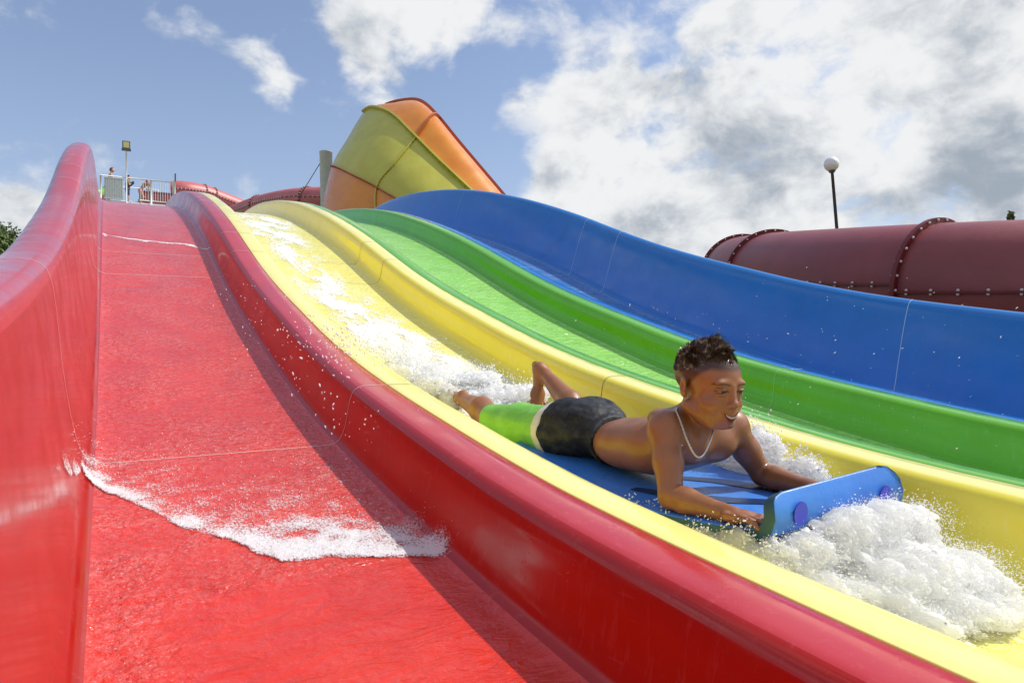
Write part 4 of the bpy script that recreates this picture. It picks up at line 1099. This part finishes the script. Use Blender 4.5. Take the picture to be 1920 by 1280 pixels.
# ------------------------------------------------------------------ white water
def foam_mat(name, c=(.90, .92, .92), lace=90.0, k=1.0):
    m = bpy.data.materials.new(name); m.use_nodes = True; t = NT(m.node_tree); b = bsdf(m)
    a = t.new('ShaderNodeVertexColor', layer_name='tint').outputs[0]
    sp = t.new('ShaderNodeSeparateColor'); t.l.new(a, sp.inputs[0]); dn = sp.outputs[0]
    co = t.new('ShaderNodeTexCoord').outputs['Object']
    n = t.noise(t.vmath('MULTIPLY', co, (1, .7, 1)), lace, 5, .72)
    al = t.mapr(t.math('ADD', n, t.math('MULTIPLY', t.math('SUBTRACT', dn, .5), .62 * k)), .44, .72)
    t.put(b.inputs['Alpha'], t.math('MULTIPLY', al, .93))
    b.inputs['Base Color'].default_value = (*c, 1); b.inputs['Roughness'].default_value = .3
    b.inputs['Subsurface Weight'].default_value = .25; b.inputs['Subsurface Scale'].default_value = .01
    bn = t.new('ShaderNodeBump'); bn.inputs['Strength'].default_value = .9; bn.inputs['Distance'].default_value = .006
    t.put(bn.inputs['Height'], t.noise(co, lace * 1.3, 4, .7)); t.l.new(bn.outputs[0], b.inputs['Normal'])
    return m
M['foam'] = foam_mat('white_foam')
M['foam_fine'] = foam_mat('fine_white_foam', (.92, .94, .94), 190.0)
M['foam_yellow'] = foam_mat('pale_foam', (.93, .93, .84), 60.0, 1.0)
def churned(name, bump, holes, c0, c1):
    """aerated water: white, scattering, lets light through from behind"""
    m = bpy.data.materials.new(name); m.use_nodes = True; t = NT(m.node_tree); b = bsdf(m); out = t.n['Material Output']
    co = t.new('ShaderNodeTexCoord').outputs['Object']
    if bump:
        b.inputs['Subsurface Weight'].default_value = 1; b.inputs['Subsurface Scale'].default_value = .14; b.inputs['Subsurface Radius'].default_value = (1, 1, .95)
    col = t.mix(t.mapr(t.noise(co, 26, 5, .65), .36, .60), c0, c1)
    t.l.new(col, b.inputs['Base Color']); b.inputs['Roughness'].default_value = .25
    tr = t.new('ShaderNodeBsdfTranslucent'); t.l.new(col, tr.inputs[0])
    mx = t.new('ShaderNodeMixShader'); mx.inputs[0].default_value = .38
    t.l.new(b.outputs[0], mx.inputs[1]); t.l.new(tr.outputs[0], mx.inputs[2])
    res = mx
    if bump:
        bn = t.new('ShaderNodeBump'); bn.inputs['Strength'].default_value = bump; bn.inputs['Distance'].default_value = .008
        t.put(bn.inputs['Height'], t.noise(t.vmath('MULTIPLY', co, (1.3, .6, 1.2)), 110, 5, .7)); t.l.new(bn.outputs[0], b.inputs['Normal']); t.l.new(bn.outputs[0], tr.inputs['Normal'])
    if holes:
        tp = t.new('ShaderNodeBsdfTransparent'); m2 = t.new('ShaderNodeMixShader')
        t.put(m2.inputs[0], t.mapr(t.noise(t.vmath('MULTIPLY', co, (1.4, .55, 1.2)), 80, 5, .72), holes, holes + .12))
        t.l.new(tp.outputs[0], m2.inputs[1]); t.l.new(mx.outputs[0], m2.inputs[2]); res = m2
    t.l.new(res.outputs[0], out.inputs[0])
    return m
M['splash'] = churned('churned_white_water', .22, 0, (.96, .97, .96), (.99, .99, .99))
M['drop'] = mat('water_drop', (.92, .94, .95), .06, Transmission_Weight=.55, IOR=1.33)
M['drop_white'] = churned('white_water_drop', 0, 0, (.98, .98, .98), (.99, .99, .99))
def lane_pts(i):
    L, mid, Rr = lane_profile(i); pr = np.array(L + mid + Rr)
    s = np.r_[0, np.cumsum(np.linalg.norm(np.diff(pr, axis=0), axis=1))]
    j = int(np.argmin(np.abs(pr[:, 0] - (X0 + P * i + .03)))) if i else len(L) - 1
    return pr, s
def foam_sheet(name, label, cat, lane, xa, xb, za, y0, y1, res, dens, rise, m, seed, parent=None, thr=.06):
    pr, s = lane_pts(lane)
    fl_ = np.where((pr[:, 0] >= xa) & (pr[:, 0] <= xb) & (pr[:, 1] <= za))[0]
    ss = np.arange(s[fl_[0]], s[fl_[-1]], res); ys = np.arange(y0, y1, res)
    X = np.interp(ss, s, pr[:, 0]); Z = np.interp(ss, s, pr[:, 1])
    tx = np.gradient(X); tz = np.gradient(Z); nl = np.hypot(tx, tz); nx, nz = -tz / nl, tx / nl
    XX, YY = np.meshgrid(X, ys); ZZ = np.meshgrid(Z, ys)[0] + zf(ys)[:, None]; SS = np.meshgrid(ss - ss.mean(), ys)[0]
    D = dens(XX, YY, np.meshgrid(Z, ys)[0])
    pts = np.stack([SS, YY, SS * 0 + seed], -1)
    bump = .5 + .5 * fbm(pts, 14, 5, seed)
    H = .0015 + rise * np.clip(D, 0, 1.3) * np.clip(bump + .35 * fbm(pts, 60, 3, seed + 9), .08, 1.4)
    V = np.stack([XX + nx * H, YY, ZZ + nz * H], -1).reshape(-1, 3)
    k = len(ss); i, j = np.meshgrid(np.arange(len(ys) - 1), np.arange(k - 1), indexing='ij')
    keep = (D[:-1, :-1] + D[1:, 1:]) / 2 > thr; i, j = i[keep], j[keep]
    F = np.stack([i * k + j, i * k + j + 1, (i + 1) * k + j + 1, (i + 1) * k + j], 1)
    used = np.unique(F); mp = np.full(len(V), -1); mp[used] = np.arange(len(used))
    col = np.clip(D.reshape(-1, 1)[used], 0, 1).repeat(3, 1)
    o = link(name, V[used], mp[F], m, parent, True, None, col)
    if label: tag(o, label, cat, None, 'stuff')
    return o
def drops(name, label, cat, P_, R_, m, axis=None, stretch=None, seed=0):
    V, F = icos(P_, R_, axis, stretch, seed)
    o = link(name, V, F, m, None, True); tag(o, label, cat, None, 'stuff'); return o
FX = [-.12,-.085,-.065,-.041,.012,.094,.142,.203,.266,.318,.414,.535,.65,.70]
FY = [2.06,2.10,2.138,2.092,2.018,1.87,1.758,1.706,1.61,1.538,1.505,1.446,1.406,1.40]
BX = [-.12,-.074,-.03,.032,.112,.224,.343,.458,.582,.697]
BY = [2.30,2.36,2.38,2.22,2.08,1.95,1.87,1.81,1.78,1.78]
def red_dens(x, y, z):
    p = np.stack([x, y, x * 0], -1)
    f = np.interp(x, FX, FY) + fbm(p, 9, 4, 3) * .030 + fbm(p, 42, 3, 6) * .010; b = np.interp(x, BX, BY) + fbm(p, 7, 3, 8) * .10
    onw = x < -.066      # thrown up on to the side wall and carried forward
    f = np.where(onw, 2.11 - 2.7 * (z - .03) + fbm(np.stack([z * 3, y, x * 0], -1), 11, 3, 5) * .05, f); b = np.where(onw, f + .26, b)
    t = (y - f) / np.maximum(b - f, .05)
    amt = np.interp(x, [-.12, -.09, -.03, .02, .10, .2, .3, .5, .64, .70], [.7, 1.0, 1.35, 1.25, 1.15, 1.2, 1.3, 1.45, 1.05, .15])
    amt = np.where(onw, np.interp(z, [.03, .08, .15, .22], [.85, .78, .72, .1]), amt)
    d = np.where(t > 0, np.clip(.45 + t * 6, 0, 1) * np.clip(1.05 - t * .8, 0, 1) ** 1.4 * amt * (.80 + .55 * fbm(p, 20, 5, 12)), 0)
    halo = np.where(t > 0, np.clip(1 - t / 4.0, 0, 1) * .36 * amt, 0) * (1 + fbm(p, 30, 3, 2))
    return np.maximum(d, halo) * np.where((x > 0) & (z > .045), 0.0, 1.0)
foam_sheet('foam_wave', 'ragged white foam wave running across the red lane floor', 'foam', 0, -.125, .69, .23, 1.30, 2.75, .0035, red_dens, .007, M['foam_fine'], 4, thr=.05)
rs = np.random.RandomState(77); n = 160000
xx = rs.uniform(-.085, .68, n); yy = rs.uniform(1.35, 2.5, n)
dd = red_dens(xx, yy, 0 * xx); ok = rs.rand(n) < np.clip(dd, 0, 1) ** 2.2 * .14; xx, yy, dd = xx[ok], yy[ok], dd[ok]
_pr = np.array(lane_profile(0)[0] + lane_profile(0)[1] + lane_profile(0)[2])
q = np.stack([xx, yy, zf(yy) + np.interp(xx, _pr[:, 0], _pr[:, 1]) + .003 + .010 * rs.rand(len(xx)) ** 2 * dd], 1)
drops('foam_bubbles', 'tiny bubbles and drops riding on the foam wave of the red lane', 'foam', q, .0007 + .0011 * rs.rand(len(q)) ** 2, M['drop_white'], None, None, 2)
def up_dens(x, y, z):
    p = np.stack([x, y, x * 0], -1); c = np.interp(x, [-.03, .3, .64], [5.79, 5.69, 5.55]) + fbm(p, 6, 4, 3) * .10
    return np.clip(1 - np.abs(y - c) / .045, 0, 1) * (.95 + .6 * fbm(p, 16, 3, 5))
foam_sheet('foam_line', 'thin line of white foam across the upper red lane', 'foam', 0, -.05, .67, .02, 5.35, 6.0, .008, up_dens, .006, M['foam'], 8)
def yel_dens(x, y, z):
    p = np.stack([x, y * .55, x * 0], -1)
    c = np.interp(y, [2, 2.8, 3.4, 4.2, 5.2, 6, 7, 8], [1.42, 1.40, 1.38, 1.34, 1.27, 1.28, 1.36, 1.4])
    w = np.interp(y, [2, 3, 4, 5.5, 7, 8], [.45, .38, .30, .28, .40, .36])
    s = np.interp(y, [1.9, 2.3, 2.8, 3.6, 4.6, 5.4, 6.2, 7.2, 8.2], [.7, 1.0, 1.1, .92, .76, .70, .84, .90, .5])
    band = np.clip(1.25 - np.abs(x - c) / w, 0, 1)
    return np.clip(s * band + .95 * fbm(p, 9, 6, 21, .62) * band + .14 * fbm(p, 40, 3, 3), 0, 1.1)
foam_sheet('foam_stream', 'white foam streaming down the yellow lane behind the boy', 'foam', 1, 1.03, 1.715, .07, 2.0, 8.2, .009, yel_dens, .009, M['foam_yellow'], 11, thr=.10)
def fr_dens(x, y, z):
    p = np.stack([x, y * .6, x * 0], -1)
    return np.clip(np.interp(y, [.3, .6, .8, 1.1], [.12, .30, .6, .75]) * np.interp(x, [1.0, 1.15, 1.5, 1.72], [.5, 1, 1, .6]) + .7 * fbm(p, 10, 5, 2), 0, 1.1)
foam_sheet('foam_trail', 'thin white froth on the yellow floor in front of the board', 'foam', 1, 1.02, 1.70, .05, .45, 1.35, .005, fr_dens, .012, M['foam_yellow'], 15, thr=.12)
foam_side = lambda: None
def splash(name, label, parts, h, amp, ndrop, dr, vel, seed, spread=.03, stretch=(1.2, 3.0), rr=(.0009, .0028)):
    """a body of churned water: union of lumps broken up by turbulence, with drops thrown off it"""
    P_ = np.array([p[:3] for p in parts]); Rd = np.array([p[3:] for p in parts])
    lo = (P_ - Rd).min(0) - amp * 1.6; hi = (P_ + Rd).max(0) + amp * 1.6
    f = Field(lo, hi, h)
    for p, r in zip(P_, Rd): f.ell(p, r, .03)
    sl_, G = f.sub(f.lo, f.lo + (f.n - 1) * h)
    st = np.array([1.25, .50, 1.25])
    nz = fbm(G * st, 17, 5, seed, .58); nz = nz - .7 * np.abs(fbm(G * st, 38, 3, seed + 4))
    nz = nz + .32 * fbm(G * st, 85, 2, seed + 11)
    f.d = f.d + (nz * amp).astype(np.float32) + .002
    # stay above the floor
    V, F = f.mesh(); 
    zlim = zf(V[:, 1]) + .003; V[:, 2] = np.maximum(V[:, 2], zlim)
    root = link(name, V, F, M['splash'], None, True); tag(root, label, 'splash', None, 'stuff')
    rs = np.random.RandomState(seed); k = rs.randint(0, len(V), ndrop); vel = np.array(vel, float)
    q = V[k] + rs.normal(0, 1, (ndrop, 3)) * spread * (rs.rand(ndrop, 1) ** 1.5) + vel * (rs.rand(ndrop, 1) ** 2.5) * dr + np.array([0, 0, spread * .3])
    q = q[q[:, 2] > zf(q[:, 1]) + .004]
    r = rr[0] + (rr[1] - rr[0]) * rs.rand(len(q)) ** 3
    ax = vel / np.linalg.norm(vel) + rs.normal(0, .5, (len(q), 3))
    half = len(q) * 2 // 3
    drops(name.replace('splash', 'spray'), label.replace('splash', 'spray of drops over the splash', 1) if len(label.split()) < 11 else 'fine drops thrown off ' + ' '.join(label.split()[-6:]), 'spray', q, r, M['drop_white'], ax, rs.uniform(*stretch, len(q)), seed)
def lump(x, y, h, rx, ry, rz): return (x, y, float(zf(y)) + h, rx, ry, rz)
splash('bow_splash', 'big white splash bursting in front of the bodyboard nose',
       [lump(1.19, .985, .060, .045, .04, .045), lump(1.27, .955, .085, .07, .05, .050), lump(1.39, .94, .110, .08, .05, .052), lump(1.51, .93, .118, .07, .05, .055), lump(1.45, .85, .055, .13, .10, .045), lump(1.60, .92, .095, .04, .05, .050),
        lump(1.56, .82, .045, .08, .08, .035), lump(1.36, .86, .035, .10, .09, .035), lump(1.47, .74, .016, .10, .08, .022), lump(1.34, .77, .012, .09, .08, .018), lump(1.56, .74, .010, .05, .05, .014), lump(1.25, .90, .03, .07, .07, .03)],
       .0032, .027, 30000, .05, (.3, -1, .4), 31, .013, (1.0, 2.4), (.0004, .0014))
splash('side_splash', 'white splash climbing the yellow wall behind the far arm',
       [lump(1.675, 1.52, .13, .034, .06, .085), lump(1.685, 1.42, .12, .038, .08, .085), lump(1.695, 1.29, .09, .036, .08, .07), lump(1.70, 1.17, .06, .03, .06, .04)],
       .0035, .026, 4500, .06, (-.2, .5, .7), 41, .018)
splash('side_splash', 'low splash of churned water along the near edge of the board',
       [lump(1.150, 1.36, .045, .020, .06, .028), lump(1.155, 1.26, .055, .022, .06, .034), lump(1.160, 1.16, .062, .024, .06, .040), lump(1.165, 1.06, .070, .026, .05, .044), lump(1.175, .98, .07, .03, .05, .044), lump(1.10, 1.10, .03, .03, .10, .02), lump(1.08, 1.25, .025, .02, .12, .015)],
       .003, .022, 2600, .03, (-.1, -.6, .6), 51, .012)
splash('rear_splash', 'white splash kicked up around the near foot',
       [lump(1.20, 2.78, .035, .07, .14, .035), lump(1.17, 3.02, .05, .06, .12, .045), lump(1.27, 2.95, .03, .09, .16, .035), lump(1.10, 2.85, .07, .035, .10, .04), lump(1.24, 2.62, .015, .06, .08, .03)],
       .0055, .040, 4200, .10, (-.45, .4, 1.0), 61, .035, rr=(.001, .0035))
splash('rear_splash', 'churned white water trailing from the far foot',
       [lump(1.50, 2.68, .02, .12, .14, .028), lump(1.62, 2.62, .035, .06, .14, .035), lump(1.48, 2.92, .015, .12, .16, .022), lump(1.38, 2.50, .01, .08, .12, .020)],
       .0055, .034, 2600, .06, (.1, .4, .9), 71, .022, rr=(.001, .003))
rs = np.random.RandomState(9); n = 180
q = np.stack([rs.uniform(1.1, 2.6, n), rs.uniform(.9, 2.4, n), rs.uniform(-.25, .24, n)], 1)
drops('flying_drops', 'scattered water drops flying in the air around the boy', 'spray', q, .0005 + .0009 * rs.rand(n) ** 3, M['drop_white'], np.array([-.3, -1, .5]) + rs.normal(0, .35, (n, 3)), rs.uniform(1.5, 5, n), 3)
n = 420; t_ = rs.rand(n) ** .7
q = np.stack([rs.normal(.86, .10, n), rs.normal(2.75, .20, n), np.zeros(n)], 1); q[:, 2] = zf(q[:, 1]) + .20 + np.abs(rs.normal(0, .05, n))
drops('flying_drops', 'splashed drops landing on the divider between the red and yellow lanes', 'spray', q, .0012 + .0025 * rs.rand(n) ** 2, M['drop_white'], np.array([-.5, .3, .7]) + rs.normal(0, .5, (n, 3)), rs.uniform(1, 3, n), 5)
n = 260
q = np.stack([rs.normal(.72, .12, n), rs.uniform(1.9, 4.2, n), np.zeros(n)], 1); q[:, 2] = zf(q[:, 1]) + .06 + rs.rand(n) * .14
drops('flying_drops', 'drops falling along the shaded wall of the red lane', 'spray', q, .001 + .0020 * rs.rand(n) ** 2, M['drop_white'], np.array([0, 0, 1.0]) + rs.normal(0, .3, (n, 3)), rs.uniform(1, 3, n), 6)
